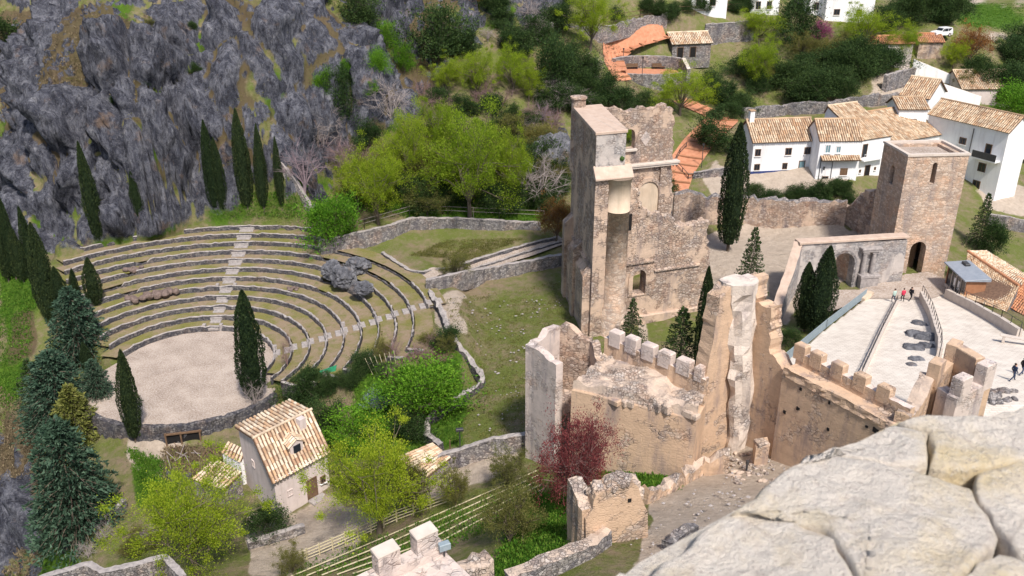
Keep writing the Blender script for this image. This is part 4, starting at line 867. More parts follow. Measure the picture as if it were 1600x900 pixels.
stonewall('low_stone_wall', [(795,925),(870,895),(925,868),(945,852)], 1.3, .9, 'low grey stone wall rising to the ruined wall by the path', 'rubble', 'rubbletop', .1, 2)
stonewall('low_stone_wall', [(1006,788),(1050,765),(1062,758)], 1.0, .8, 'broken low wall of pale blocks beside the upper path', 'rammed', 'rubbletop', .22, 3)
stonewall('low_stone_wall', [(1062,757),(1090,742),(1136,736)], 1.6, 1.0, 'taller broken rubble wall stub at the bend of the upper path', 'rammed', 'rubbletop', .3, 4, [1.0, 1.5, 1.9])
stonewall('low_stone_wall', [(1040,860),(1062,842),(1085,830)], .6, .6, 'grey rubble ridge at the edge of the cobbled path', 'terrace', 'rubble', .15, 5)
q = G(1186, 724); e = empty('broken_pillar', q, 'leaning stump of a square stone pillar on the rubble path', 'pillar'); MB().prism([(q[0]-.55, q[1]-.45), (q[0]+.5, q[1]-.5), (q[0]+.55, q[1]+.45), (q[0]-.5, q[1]+.5)], q[2]-.5, [q[2]+1.9, q[2]+2.1, q[2]+2.3, q[2]+2.0], 0, .1).build('shaft', M['rammed'], e)
MB().box((q[0], q[1], q[2]+1.85), (1.0, .9, .35), (1, .2), 0, .1).build('broken_top', M['rubbletop'], e)
for i, (u, v) in enumerate(((1166,737),(1263,745))):
    q = G(u, v); e = empty('path_lamp', q, ('black bollard lamp beside the broken rubble wall stub', 'black bollard lamp below the tan battlement wall')[i], 'lamp'); MB().tube([q-np.array([0, 0, .2]), q+np.array([0, 0, .75])], .09, 8).build('post', M['metal'], e); MB().tube([q+np.array([0, 0, .75]), q+np.array([0, 0, 1.05])], .13, 8).build('head', M['metal'], e)
# rubble on the inner path
e = empty('rubble_scatter', G(1190, 745), 'loose grey rubble strewn below the tall wall fragment', 'rubble')
for i in range(60):
    q = G(1200+rr.normal(0, 38), 728+rr.normal(0, 16)); boulder('stone', (q[0], q[1], q[2]+.05), (rr.uniform(.15, .4), rr.uniform(.15, .35), rr.uniform(.1, .25)), M['rubbletop'], 300+i, e, 1)
e = empty('rubble_ridge', G(1265, 760), 'ridge of broken pale stones above the small garden by the path', 'rubble')
for i in range(30):
    t = rr.uniform(0, 1); q = G(1225+t*110+rr.normal(0, 5), 785-t*75+rr.normal(0, 6)); boulder('stone', (q[0], q[1], q[2]+.15), (rr.uniform(.3, .6), rr.uniform(.3, .5), rr.uniform(.25, .5)), M['rubbletop'], 400+i, e, 2)
# battlement in front at the bottom: top of a lower tower
bt = empty('battlement_tower', (-4, 29, 8), 'pale battlement with two capped merlons above the rail steps', 'battlement')
z0 = 19.3; c1, c2 = P(606, 895, z0), P(665, 866, z0); db = unit((c2-c1)[:2]); nbm = np.array([-db[1], db[0]])
s0, s1 = c1[:2]-db*3.2, c2[:2]+db*.9
MB().prism([s0-nbm*2.6, s1-nbm*2.6, s1+nbm*.35, s0+nbm*.35], 4, z0-.25).build('tower_body', M['pale'], bt)
MB().prism([s0-nbm*.25, s1-nbm*.25, s1+nbm*.35, s0+nbm*.35], z0-.25, z0+.28, 0, .05).build('parapet', M['pale'], bt)
for c in (c1, c2):
    pr = rrect(c[:2]+nbm*.05, db, 1.02, .56); mm = MB().prism(pr, z0+.28, z0+1.15, 0, .03).build('merlon', M['pale'], bt)
    MB().prism(rrect(c[:2]+nbm*.05, db, 1.06, .6), [z0+1.12]*4, [z0+1.2, z0+1.2, z0+1.32, z0+1.32], 0, .04).build('merlon_cap', M['kerb'], mm)
r0_, r1_ = PY(690, 905, 29.3), PY(765, 862, 30.6)
wall_path('broken_parapet', [(r0_[0], r0_[1], 6, r0_[2]), (r1_[0], r1_[1], 6, r1_[2]-.25)], 1.0, M['rubbletop'], bt, .14, .3, 6, M['rubbletop'], .07)
q = PY(694, 856, 30.2); fl = empty('floodlight', q, 'small blue grey floodlight mounted behind the pale battlement', 'floodlight'); MB().box((q[0], q[1], q[2]-.05), (.5, .3, .32), (1, .5), 0, .03).build('housing', M['rail'], fl); MB().tube([(q[0], q[1], q[2]-1.6), (q[0], q[1], q[2])], .04, 6).build('bracket', M['metal'], fl)
# zig-zag parapet at the lower left corner
zp = [PY(60, 903, 50), PY(138, 879, 51.5), PY(160, 893, 50.6), PY(258, 869, 52.2), PY(286, 900, 50)]
e = empty('bastion_parapet', zp[0], 'zigzag stone parapet of a lower bastion under the lime tree', 'wall')
wall_path('wall', [(q[0], q[1], -9, q[2]) for q in zp], .55, M['rubble'], e, .02, .3, 6, M['cap'], .03)
# ================================================================== THE PARAPET UNDER THE VIEWER
pw = empty('parapet_wall', (.9, 1.2, 30), 'broad weathered parapet of big pale stones close in front', 'parapet')
m = NT('pale limestone block', .9, .15); n1, n2, n3, n4 = m.noise(3.2, 5, .6), m.noise(16, 8, .8), m.noise(60, 6, .75), m.noise(1.6, 3, .5)  # pale cream stone with ochre patches and darker specks
oi = m.n('ShaderNodeObjectInfo')
c = m.mix(m.ramp(m.math('ADD', n1, m.math('MULTIPLY', m.math('SUBTRACT', oi.outputs['Random'], .5), .08)), [(.5, 0.0), (.66, 1.0)]), (.88, .8, .71), (.86, .71, .46)); c = m.mix(m.ramp(n2, [(.54, 0.0), (.68, .45)]), c, (.64, .54, .47)); c = m.mix(m.ramp(m.noise(90, 6, .8), [(.55, 0.0), (.63, .75)]), c, (.5, .41, .36)); c = m.mix(m.ramp(n3, [(.52, 0.0), (.64, .5)]), c, (.88, .82, .74)); vc = m.vor(2.3, 'DISTANCE_TO_EDGE'); c = m.mix(m.ramp(vc.outputs['Distance'], [(.0, .3), (.01, 0.0)]), c, (.4, .33, .28))
m.col(c); m.bump(m.math('ADD', m.math('MULTIPLY', n2, 1.0), m.math('MULTIPLY', n3, 1.0)), .9, .025); M['block'] = m.m
stones = [[(1020,885),(1130,800),(1200,792),(1290,830),(1335,905),(1340,960),(1000,960)], [(1140,796),(1225,738),(1290,712),(1420,728),(1520,760),(1560,830),(1500,905),(1480,960),(1345,960),(1338,900),(1295,828),(1205,788)],
  [(1228,735),(1290,708),(1340,690),(1400,655),(1452,668),(1450,720),(1415,725),(1290,710)], [(1404,652),(1440,646),(1540,655),(1600,640),(1700,640),(1700,700),(1560,720),(1456,722),(1455,668)],
  [(1530,728),(1700,705),(1700,880),(1600,868),(1570,832),(1526,765)], [(1500,910),(1560,862),(1600,872),(1700,885),(1700,960),(1480,960)], [(900,935),(970,886),(1015,888),(1000,960),(880,960)]]
zl = [43.965, 43.975, 43.98, 43.98, 43.975, 43.98, 43.955]
for i, (pp_, zt_) in enumerate(zip(stones, zl)):
    poly = np.array([P(u, v, zt_)[:2] for u, v in pp_]); c = poly.mean(0); poly = c+(poly-c)*1.012
    rgs = np.random.default_rng(90+i); ring = np.array(ragged(poly, .035, .004, rgs)); K = 26; V = []; n = len(ring)
    for k in range(K+1):
        t = k/K; w = c+(ring-c)*(1-t) if k < K else None
        edge = 1-t; z = zt_-.012*(max(0, edge-.93)/.07)**2
        if k < K:
            zz = z+.1*(fbm(w[:, 0]*3, w[:, 1]*3, 2.3, 5, 5)-.5)+.022*(fbm(w[:, 0]*30, w[:, 1]*30, i, 9, 4)-.5); V.append(np.c_[w, zz])
    lowr = c+(ring-c)*1.01; V.insert(0, np.c_[lowr, np.full(n, zt_-.26)])
    V = np.concatenate(V+[np.array([[c[0], c[1], zt_+.1*(float(fbm(c[0]*3, c[1]*3, 2.3, 5, 5))-.5)+.022*(float(fbm(c[0]*30, c[1]*30, i, 9, 4))-.5)]])]); L = K+1
    f = [(k*n+j, k*n+(j+1) % n, (k+1)*n+(j+1) % n, (k+1)*n+j) for k in range(L-1) for j in range(n)]+[((L-1)*n+j, (L-1)*n+(j+1) % n, L*n) for j in range(n)]
    obj('stone', V, f, M['block'], pw, True)
core = [P(u, v, 43.9)[:2] for u, v in ((905,960),(985,893),(1150,803),(1300,716),(1405,664),(1560,668),(1700,655),(1750,960))]
cc_ = np.mean(core, 0); MB().prism([cc_+(np.array(q)-cc_)*.965 for q in core], 28, 43.915).build('mortar_core', M['block'], pw)
# ================================================================== HOUSES
TILE_V = [(math.cos(math.pi*k/4), math.sin(math.pi*k/4)) for k in range(5)]
def tiles_mesh(p0, p1, p2, p3, wt, lt, rng, single=False):
    # barrel tiles on the plane eave-left, eave-right, ridge-right, ridge-left; returns a list of (verts, faces) or one joined mesh
    p0, p1, p2, p3 = map(lambda a: np.array(a, float), (p0, p1, p2, p3)); nr = unit(np.cross(p1-p0, p3-p0)); nr = nr if nr[2] > 0 else -nr
    W_ = max(np.linalg.norm(p1-p0), np.linalg.norm(p2-p3)); Ls = max(np.linalg.norm(p3-p0), np.linalg.norm(p2-p1)); nc, nrw = max(2, int(W_/wt)), max(2, int(Ls/lt)); out = []
    for j in range(nrw):
        for i in range(nc):
            a = (i+.5)/nc; b0, b1 = (j-.12)/nrw, (j+1.0)/nrw
            q0 = (p0*(1-a)+p1*a)*(1-b0)+(p3*(1-a)+p2*a)*b0; q1 = (p0*(1-a)+p1*a)*(1-b1)+(p3*(1-a)+p2*a)*b1
            s = unit(p1-p0); w = W_/nc*.37; l0, l1 = rng.uniform(.03, .06), rng.uniform(0, .02); sh = rng.normal(0, .02)
            v = [q0+s*(cx*w+sh)+nr*(cz*w*.8+l0) for cx, cz in TILE_V]+[q1+s*(cx*w*.82+sh)+nr*(cz*w*.66+l1) for cx, cz in TILE_V]
            f = [(k, k+1, 6+k, 5+k) for k in range(4)]+[(4, 3, 2, 1, 0)]
            out.append((v, f))
    return out
def tile_roof(parent, p0, p1, p2, p3, mat='tile', wt=.3, lt=.6, seed=1, single=False, name='roof', th=.16):
    nr = unit(np.cross(np.array(p1)-p0, np.array(p3)-np.array(p0))); nr = nr if nr[2] > 0 else -nr
    q = [np.array(p, float) for p in (p0, p1, p2, p3)]; V = q+[a-nr*th for a in q]
    rf = obj(name, V, [(0, 1, 2, 3), (7, 6, 5, 4), (0, 4, 5, 1), (1, 5, 6, 2), (2, 6, 7, 3), (3, 7, 4, 0)], M['tilebase'], parent)
    t = tiles_mesh(p0, p1, p2, p3, wt, lt, np.random.default_rng(seed))
    if single:
        for v, f in t: obj('roof_tile', v, f, M[mat], rf)
    else:
        b = MB()
        for v, f in t: b.add(v, f)
        tag(b.build('roof_tiles', M[mat], rf), kind='stuff')
    return rf
def add_window(e, o, d, n, s, z, w, h, glass='glass', frame='wood', sill=True, door=False, shutter=None):
    c = np.array(o)+unit(d)*s; d = unit(d)
    fr = MB()
    for ds, dw, z0, hh in ((-w/2, .09, z, h), (w/2, .09, z, h)): q = c+d*ds+n*.015; fr.box((q[0], q[1], z0), (dw, .14, hh), d)
    for zz in ((z+h,) if door else (z, z+h)): q = c+n*.016; fr.box((q[0], q[1], zz-.045), (w+.1, .15, .09), d)
    wo = fr.build('door' if door else 'window', M[frame], e)
    q = c-n*.0; MB().box((q[0], q[1], z), (w, .06, h), d).build('leaf' if door else 'pane', M[glass], wo)
    if not door:
        q = c+n*.02; MB().box((q[0], q[1], z+.045), (.05, .1, h-.09), d).build('glazing_bar', M[frame], wo)
    if sill and not door: q = c+n*.07; MB().box((q[0], q[1], z-.14), (w+.25, .22, .09), d).build('sill', M['white'], wo)
def house(lab, a, b, dep, zb, ze, zr, mat='white', tile='tile', ridge=.5, wins=(), over=.3, seed=1, hip=0, name='white_house', g=None, plinth=None, cat='house', rise_b=None, side_wins=()):
    # a, b: front wall base corners; ridge: fraction of the depth where the ridge runs; ze/zr eaves and ridge; rise_b back eaves
    a, b = np.array(a[:2], float), np.array(b[:2], float); d = unit(b-a); n = np.array([-d[1], d[0]])
    if n[1] < 0: n = -n
    if g is not None: n = unit(g)
    L = np.linalg.norm(b-a); zbk = ze if rise_b is None else rise_b
    e = empty(name, (a[0], a[1], zb), lab, cat)
    def q(s, k): return a+d*s+n*k
    # walls with gables as one shell
    V = []; 
    for s in (0, L):
        for k, z in ((0, zb-2), (dep, zb-2), (dep, zbk), (dep*ridge, zr), (0, ze)): c = q(s, k); V.append((c[0], c[1], z))
    f = [(0, 1, 2, 3, 4), (9, 8, 7, 6, 5), (0, 4, 9, 5), (1, 6, 7, 2), (4, 3, 8, 9), (3, 2, 7, 8)]
    obj('wall', V, f, M[mat], e)
    P3 = lambda s, k, z: np.array([*q(s, k), z]); sl = (zr-ze)/(dep*ridge) if ridge > .01 else 0; sb = (zr-zbk)/(dep*(1-ridge)) if ridge < .99 else 0
    if ridge > .01: tile_roof(e, P3(-over, -over, ze-over*sl+.2), P3(L+over, -over, ze-over*sl+.2), P3(L+over, dep*ridge, zr+.2), P3(-over, dep*ridge, zr+.2), tile, .34, .65, seed)
    if ridge < .99: tile_roof(e, P3(L+over, dep+over, zbk-over*sb+.2), P3(-over, dep+over, zbk-over*sb+.2), P3(-over, dep*ridge, zr+.2), P3(L+over, dep*ridge, zr+.2), tile, .34, .65, seed+1)
    MB().tube([P3(-over, dep*ridge, zr+.26), P3(L+over, dep*ridge, zr+.26)], .15, 8).build('ridge_tiles', M[tile], e)
    for w in wins:
        s, z, ww, hh = w[:4]; k = w[4] if len(w) > 4 else {}
        add_window(e, a, d, -np.array([-d[1], d[0]]) if d[0] > 0 else np.array([-d[1], d[0]]), s, zb+z, ww, hh, **k)
    for w in side_wins:           # on the end wall at s=L (or s=0 when the first item is negative)
        k, z, ww, hh = w[:4]; s = L if w[4] == 'r' else 0; o_ = q(s, 0); add_window(e, o_, n, d if s else -d, k, zb+z, ww, hh, **(w[5] if len(w) > 5 else {}))
    if plinth: c = q(L/2, -.03); MB().box((c[0], c[1], zb-1.5), (L+.06, .1, 2.3), d).build('plinth', M[plinth], e)
    return e, q, d, n
def chimney(e, x, y, z0, z1, w=.7):
    c = MB().box((x, y, z0), (w, w, z1-z0), (1, .2)).build('chimney', M['white'], e)
    MB().box((x, y, z1), (w+.2, w+.2, .15), (1, .2), 0, .03).build('chimney_cap', M['tile'], c)
# --- the house in the garden below the stage (its roof tiles are laid one by one)
A_ = np.array([-21.4, 66.5]); fd = unit((.655, .756)); gd = unit((-.62, .785)); Lh, Dh = 5.95, 7.4
gh = empty('garden_house', (A_[0], A_[1], -8), 'plastered two storey house with sunbleached tile roof and dormer below the stage', 'house')
def hq(s, k, z): c = A_+fd*s+gd*k; return np.array([c[0], c[1], z])
zE, zR, zB, kR = -3.4, -.75, -1.7, 3.05
V = []
for s in (0, Lh):
    for k, z in ((0, -10), (Dh, -10), (Dh, zB), (kR, zR), (0, zE)): V.append(hq(s, k, z))
obj('wall', V, [(0, 1, 2, 3, 4), (9, 8, 7, 6, 5), (0, 4, 9, 5), (1, 6, 7, 2), (4, 3, 8, 9), (3, 2, 7, 8)], M['plaster'], gh)
tile_roof(gh, hq(-.3, -.35, zE-.12), hq(Lh+.3, -.35, zE-.12), hq(Lh+.3, kR, zR+.22), hq(-.3, kR, zR+.22), 'tile2', .36, .55, 3, True)
tile_roof(gh, hq(Lh+.3, Dh+.2, zB+.15), hq(-.3, Dh+.2, zB+.15), hq(-.3, kR, zR+.22), hq(Lh+.3, kR, zR+.22), 'tile2', .4, .6, 4, True)
MB().tube([hq(-.35, kR, zR+.3), hq(Lh+.35, kR, zR+.3)], .14, 8).build('ridge_tiles', M['tile2'], gh)
MB().prism([hq(-.15, -.3, 0)[:2], hq(Lh+.15, -.3, 0)[:2], hq(Lh+.15, .02, 0)[:2], hq(-.15, .02, 0)[:2]], zE-.2, zE-.02).build('eaves_course', M['white'], gh)
# dormer on the front slope
ds, dk0, dk1 = 3.1, .75, 3.0; sl = (zR-zE)/kR
zd = zE+dk0*sl
dm = MB(); w = .7; 
dv = [hq(ds-w, dk0, zd-.1), hq(ds+w, dk0, zd-.1), hq(ds+w, dk0, zd+1.15), hq(ds, dk0, zd+1.55), hq(ds-w, dk0, zd+1.15), hq(ds-w, dk1, zd+1.15), hq(ds, dk1, zd+1.55), hq(ds+w, dk1, zd+1.15), hq(ds-w, dk1, zd), hq(ds+w, dk1, zd)]
dr = obj('dormer', dv, [(0, 1, 2, 3, 4), (0, 4, 5, 8), (1, 9, 7, 2), (4, 3, 6, 5), (3, 2, 7, 6)], M['plaster'], gh)
for sg in (-1, 1):
    for v, f in tiles_mesh(hq(ds+sg*(w+.15), dk0-.2, zd+1.12), hq(ds+sg*(w+.15), dk1, zd+1.12), hq(ds, dk1, zd+1.65), hq(ds, dk0-.2, zd+1.65), .32, .4, np.random.default_rng(5)): obj('roof_tile', v, f, M['tile2'], dr)
nf = np.array([fd[1], -fd[0]]); c = hq(ds, dk0, 0)[:2]; MB().box((c[0]+nf[0]*.04, c[1]+nf[1]*.04, zd+.3), (.75, .1, .75), fd).build('pane', M['glass'], dr)
MB().box(hq(4.6, 2.3, zR-1.0), (.7, .6, 1.5), fd, 0, .04).build('chimney', M['plaster'], gh)
add_window(gh, A_, fd, nf, 3.9, -7.6, 1.1, 2.1, 'wood', 'wood', False, True); add_window(gh, A_, fd, nf, 5.2, -6.6, .5, .7, 'dark', 'wood'); add_window(gh, A_, fd, nf, 1.5, -6.0, .5, .6, 'plaster', 'plaster', False)
add_window(gh, A_, gd, -fd, 4.6, -4.6, .45, .7, 'dark', 'plaster', False); add_window(gh, A_, gd, -fd, 1.2, -7.4, .5, .6, 'dark', 'plaster', False)
MB().box(hq(4.2, -.55, -8.3), (1.7, .9, .75), fd, 0, .04).build('door_step', M['cap'], gh)
# its sheds
def shed(lab, pts, zb, tile='tile2', mat='white', name='tiled_shed'):     # pts: four roof corners (eave-left, eave-right, ridge-right, ridge-left)
    e = empty(name, (pts[0][0], pts[0][1], zb), lab, 'shed'); V = [np.array(p) for p in pts]; low = [np.array([p[0], p[1], zb-1.5]) for p in V]; c = sum(V)/4
    V2 = [c+(p-c)*.94-np.array([0, 0, .12]) for p in V]; l2 = [c+(p-c)*.94 for p in low]; 
    for i in range(4): l2[i][2] = zb-1.5
    obj('wall', V2+l2, [(0, 1, 2, 3), (0, 4, 5, 1), (1, 5, 6, 2), (2, 6, 7, 3), (3, 7, 4, 0)], M[mat], e)
    tile_roof(e, *V, tile, .38, .6, 6, False); return e
shed('small white shed with tiled lean to roof against the garden house', [P(346,706,-5.0), P(376,722,-5.4), P(384,702,-4.2), P(356,689,-4.2)], -8)
shed('low tiled lean to roof beside the white shed and gable', [P(300,748,-6.3), P(350,765,-6.4), P(378,738,-5.6), P(335,716,-5.6)], -8.2, 'tile2', 'rubble')
shed('tiled roof of a low outbuilding beside the field wall', [P(618,715,-2.9), P(668,745,-2.9), P(704,715,-2.0), P(676,692,-2.0)], -5, 'tile2', 'rubble')
# --- white village houses
def uphill(lab, u0, v0, u1, v1, dep, he, hr, **k):
    a, b = G(u0, v0), G(u1, v1); d = unit((b-a)[:2]); zb = min(a[2], b[2]); d = b[1]*.0; return house(lab, a[:2], np.array([b[0], a[1]+(b[1]-a[1])*.35]), dep, zb, zb+he, zb+hr, **k)
def base2(u0, v0, u1, v1, z): return P(u0, v0, z)[:2], P(u1, v1, z)[:2]
W1 = dict(glass='glass', frame='wood'); DR = dict(door=True, glass='teal', frame='wood', sill=False); TL = dict(glass='teal', frame='white')
a, b = base2(1172,276,1268,272,5.3); L = np.linalg.norm(b-a)
e, q, d, n = house('long white two storey house with navy plinth and tiled roof', a, b, 6.5, 5.3, 10.6, 13.0, wins=[(.8,3.2,.8,1.0,W1),(5.6,3.2,.9,1.0,W1),(8.6,3.2,.9,1.0,W1),(.9,1.0,.8,.9,W1),(5.3,1.0,.7,.9,W1),(8.0,.35,.9,1.8,DR)], plinth='bluepaint', seed=10)
c = q(-.1, 3.2); chimney(e, c[0]+.6, c[1], 12.2, 14.6); c = q(-1.2, 4.5)
a, b = base2(1272,289,1336,288,4.6)
e, q, d, n = house('taller white house with pent roof strip beside the long white house', a, b, 6.0, 4.6, 11.2, 13.6, wins=[(1.3,4.9,.75,1.2,TL),(2.9,4.9,.65,1.0,TL),(4.2,1.5,1.0,1.0,dict(glass='wood',frame='wood')),(1.5,.3,.9,1.0,W1)], seed=20, over=.15)
tile_roof(e, np.array([*q(.3, -1.0), 8.6]), np.array([*q(6.2, -1.0), 8.6]), np.array([*q(6.2, 0), 9.1]), np.array([*q(.3, 0), 9.1]), 'tile', .34, .6, 5, name='pent_roof')
for s_ in (.5, 2.3): c = q(s_, -.08); MB().tube([(c[0], c[1], 4.8), (c[0], c[1], 9.0 if s_ < 1 else 8.4)], .05, 6).build('drain_pipe', M['metal'], e)
c = q(1.0, -.35); MB().tube([(c[0], c[1], 7.0), (c[0], c[1], 7.5)], [.1, .17], 6).build('wall_lamp', M['metal'], e)
a, b = base2(1337,284,1381,276,4.6)
e, q, d, n = house('narrow white house with balcony door and tiled roof', a, b, 8.0, 4.6, 10.9, 14.4, wins=[(.8,3.7,.9,2.0,dict(door=True,glass='glass',frame='wood',sill=False)),(2.0,.4,1.0,1.9,dict(door=True,glass='dark',frame='wood',sill=False)),(.5,1.4,.3,.4,W1),(3.6,1.4,.3,.4,W1)], seed=30, ridge=.95, rise_b=13.6, over=.15)
MB().prism([q(0, -.9), q(4.4, -.9), q(4.4, -.02), q(0, -.02)], 7.9, 8.1).build('balcony', M['white'], e)
b = MB()
for s in np.arange(.1, 4.4, .35): c = q(s, -.85); b.tube([(c[0], c[1], 8.1), (c[0], c[1], 9.0)], .025, 4)
b.tube([np.array([*q(0, -.85), 9.0]), np.array([*q(4.4, -.85), 9.0])], .035, 5); tag(b.build('balcony_rail', M['white'], e), kind='stuff')
a, b = base2(1378,262,1462,246,5.0)
house('low white house with broad tiled roof behind the gate tower', a, b, 7.5, 5.0, 8.8, 12.0, wins=[(6.0,1.2,.9,1.1,W1)], seed=40, ridge=.9, rise_b=11.4)
a, b = base2(1396,226,1440,226,6.6)
house('small white roof terrace house with tiled cap', a, b, 5.0, 6.6, 12.4, 13.6, wins=[(2.6,3.2,.8,1.0,W1)], seed=42, ridge=.6)
a, b = base2(1398,205,1440,212,7.0)
house('white house with two small dark windows under brown tiles', a, b, 8.0, 7.0, 13.2, 15.6, wins=[(1.6,4.0,.6,1.0,W1),(2.9,4.0,.6,1.0,W1)], seed=45)
a, b = base2(1436,262,1556,297,2.6)
e, q, d, n = house('large white house with tall gable wall and long balcony', a, b, 5.2, 2.6, 11.6, 13.6, wins=[(6.8,5.6,1.1,1.0,W1),(11.3,4.6,1.0,2.0,dict(door=True,glass='glass',frame='wood',sill=False)),(10.9,2.2,1.2,1.3,W1),(10.6,-.6,1.2,1.2,W1),(5.0,2.0,1.0,1.0,TL)], seed=50, over=.25)
MB().prism([q(9.6, -1.3), q(13.6, -1.3), q(13.6, -.02), q(9.6, -.02)], 6.9, 7.1).build('balcony', M['white'], e)
MB().prism([q(9.6, -1.32), q(13.6, -1.32), q(13.6, -1.25), q(9.6, -1.25)], 7.1, 8.15).build('balcony_front', M['metal'], e)
c = q(8.3, -.1); MB().tube([(c[0], c[1], 3), (c[0], c[1], 11)], .07, 6).build('drain_pipe', M['metal'], e)
# stepped white boundary walls and more houses uphill
for px, zt, zb, lab in ((((1430,118),(1528,150),(1526,178),(1428,160)), None, None, 'white stepped garden wall above the tall white house'), (((1424,92),(1490,118),(1488,128),(1424,112)), None, None, 'upper white wall with grey stains below the ruin')):
    p0, p1 = G(px[3][0], px[3][1]+3), G(px[2][0], px[2][1]+3)
    e = empty('garden_wall', p0, lab, 'wall'); wall_path('wall', [(p0[0], p0[1], p0[2]-2, zat(px[0][1], p0[1])), (p1[0], p1[1], p1[2]-2, zat(px[1][1], p1[1]))], .5, M['white'], e, .02, .8, 4, M['tile'], .01)
uphill('stone house with wide brown tiled roof and dark shutter uphill', 1500,158,1578,165, 9, 3.4, 6.0, mat='plaster', wins=[(8.0,.9,2.0,1.9,dict(glass='dark',frame='wood',sill=False))], seed=60, name='stone_house')
uphill('white hillside house with two dark windows behind the lime trees', 1288,32,1358,30, 9, 4.6, 6.6, wins=[(2.4,1.2,1.2,1.1,W1),(7.2,1.2,1.0,1.0,W1)], seed=70)
uphill('narrow white house front with dark window next to the hillside house', 1262,24,1286,24, 7, 5.0, 7, wins=[(1.6,1.2,.9,1.4,W1)], seed=72)
uphill('white house half hidden behind the hedge and tree', 1172,20,1212,18, 8, 4, 6.2, wins=[(1.6,.8,1.0,1.5,W1),(4.0,.8,1.0,1.5,W1)], seed=74)
uphill('pale house with porch above the clipped hedge', 1080,12,1130,10, 8, 4, 6, wins=[(1.5,.6,1.0,1.6,W1),(4.5,.6,1.2,1.6,W1)], seed=76)
uphill('grey white ruin with open porch and red tile rubble roof', 1352,92,1415,100, 6, 4.2, 5.2, mat='plaster', tile='tilered', wins=[(1.5,.3,1.8,1.8,dict(glass='dark',frame='wood',sill=False))], seed=78, name='ruined_house')
uphill('brown stone ruin with rusty tiled roof below the parked car', 1432,92,1470,94, 5, 3.4, 4.6, mat='church', tile='tilered', seed=79, name='ruined_house')
# houses below the plaza on the right: only their roofs show
r0, r1, r2, r3 = P(1500,462,1.0), P(1572,488,1.0), P(1592,448,2.6), P(1512,394,2.6)
e = empty('tiled_house', (r0[0], r0[1], -5), 'house with long mossy brown tiled roof behind the kiosk', 'house'); V = [r0, r1, r2, r3]; lo = [np.array([p[0], p[1], -6]) for p in V]
obj('wall', [p-np.array([0, 0, .15]) for p in V]+lo, [(0, 4, 5, 1), (1, 5, 6, 2), (2, 6, 7, 3), (3, 7, 4, 0), (0, 1, 2, 3)], M['rubble'], e); tile_roof(e, r0, r1, r2, r3, 'tile', .36, .6, 8)
s0, s1, s2, s3 = P(1512,392,2.62), P(1596,446,2.62), P(1606,432,1.4), P(1540,392,1.4)
tile_roof(e, s3, s2, s1, s0, 'tile2', .36, .6, 9)
MB().tube([r3+np.array([0, 0, .15]), r2+np.array([0, 0, .15])], .18, 8).build('ridge_tiles', M['tilered'], e)
r0, r1, r2, r3 = P(1546,462,.6), P(1620,505,.6), P(1640,450,2.2), P(1592,432,2.2)
e = empty('tiled_house', (r0[0], r0[1], -5), 'house with bright orange tiled roof beside the plaza parapet', 'house'); V = [r0, r1, r2, r3]; lo = [np.array([p[0], p[1], -6]) for p in V]
obj('wall', [p-np.array([0, 0, .15]) for p in V]+lo, [(0, 4, 5, 1), (1, 5, 6, 2), (2, 6, 7, 3), (3, 7, 4, 0), (0, 1, 2, 3)], M['white'], e); tile_roof(e, r0, r1, r2, r3, 'tilered', .34, .55, 8)
# ================================================================== TERRACE WALLS, PATHS
stonewall('terrace_wall', [(503,402),(560,388),(612,372),(640,357),(700,355),(780,358),(845,358)], 1.9, .7, 'long grey stone terrace wall curving above the seating to the church', 'rubble', 'cap', .06, 6, [2.4, 2.4, 2.0, 1.6, 1.5, 1.4, 1.0])
stonewall('terrace_wall', [(440,262),(468,300),(500,352),(503,398)], 1.2, .6, 'grey stone wall climbing beside the ivy bush behind the seating', 'rubble', 'cap', .06, 7)
stonewall('terrace_wall', [(666,455),(700,448),(760,437),(830,424),(892,412)], 1.7, .7, 'long grey stone wall at the upper edge of the field', 'rubble', 'cap', .06, 8)
stonewall('kerb_wall', [(598,400),(640,428),(662,430),(700,424),(760,406),(840,382),(870,376)], .6, .5, 'dark stone kerb along the upper side of the sloping path', 'terrace', 'cap', .05, 9)
stonewall('kerb_wall', [(735,425),(790,408),(840,392),(890,378)], .5, .4, 'dark stone kerb along the lower side of the sloping path', 'terrace', 'cap', .05, 10)
stonewall('field_wall', [(672,465),(690,492),(702,525),(712,545)], .9, .7, 'tumbled stone wall at the end of the seating rows', 'terrace', 'cap', .18, 11)
stonewall('field_wall', [(712,545),(735,572),(755,600),(745,612),(700,640),(668,664),(668,690),(690,705)], .9, .6, 'winding dark stone wall between garden and field', 'terrace', 'cap', .15, 12)
stonewall('field_wall', [(676,742),(720,728),(770,712),(832,702)], 1.9, .6, 'brown stone wall at the lower edge of the field', 'rubble', 'cap', .06, 13)
stonewall('garden_wall', [(388,858),(430,846),(476,832)], .9, .6, 'low pale wall across the sandy yard below the garden house', 'rubble', 'cap', .05, 14)
stonewall('garden_wall', [(100,860),(170,815),(196,790)], .8, .7, 'earthy stone wall below the big blue green conifer', 'terrace', 'rubble', .1, 15)
stonewall('courtyard_wall', [(1050,350),(1110,348),(1165,346),(1240,352),(1318,350)], 4.2, 1.0, 'tall rough stone wall with ivy at the back of the sandy courtyard', 'church', 'rubble', .3, 16, [4.4, 4.2, 3.8, 3.6, 3.4], -1, 'wall', .6)
stonewall('garden_wall', [(1083,278),(1120,274),(1162,270)], 1.0, .6, 'low stone garden wall at the foot of the red path', 'rubble', 'cap', .06, 17)
stonewall('terrace_wall', [(1160,185),(1230,178),(1290,176),(1360,165),(1428,160)], 1.8, .8, 'grey rubble terrace wall below the dark shrubs uphill', 'rubble', 'rubble', .15, 18)
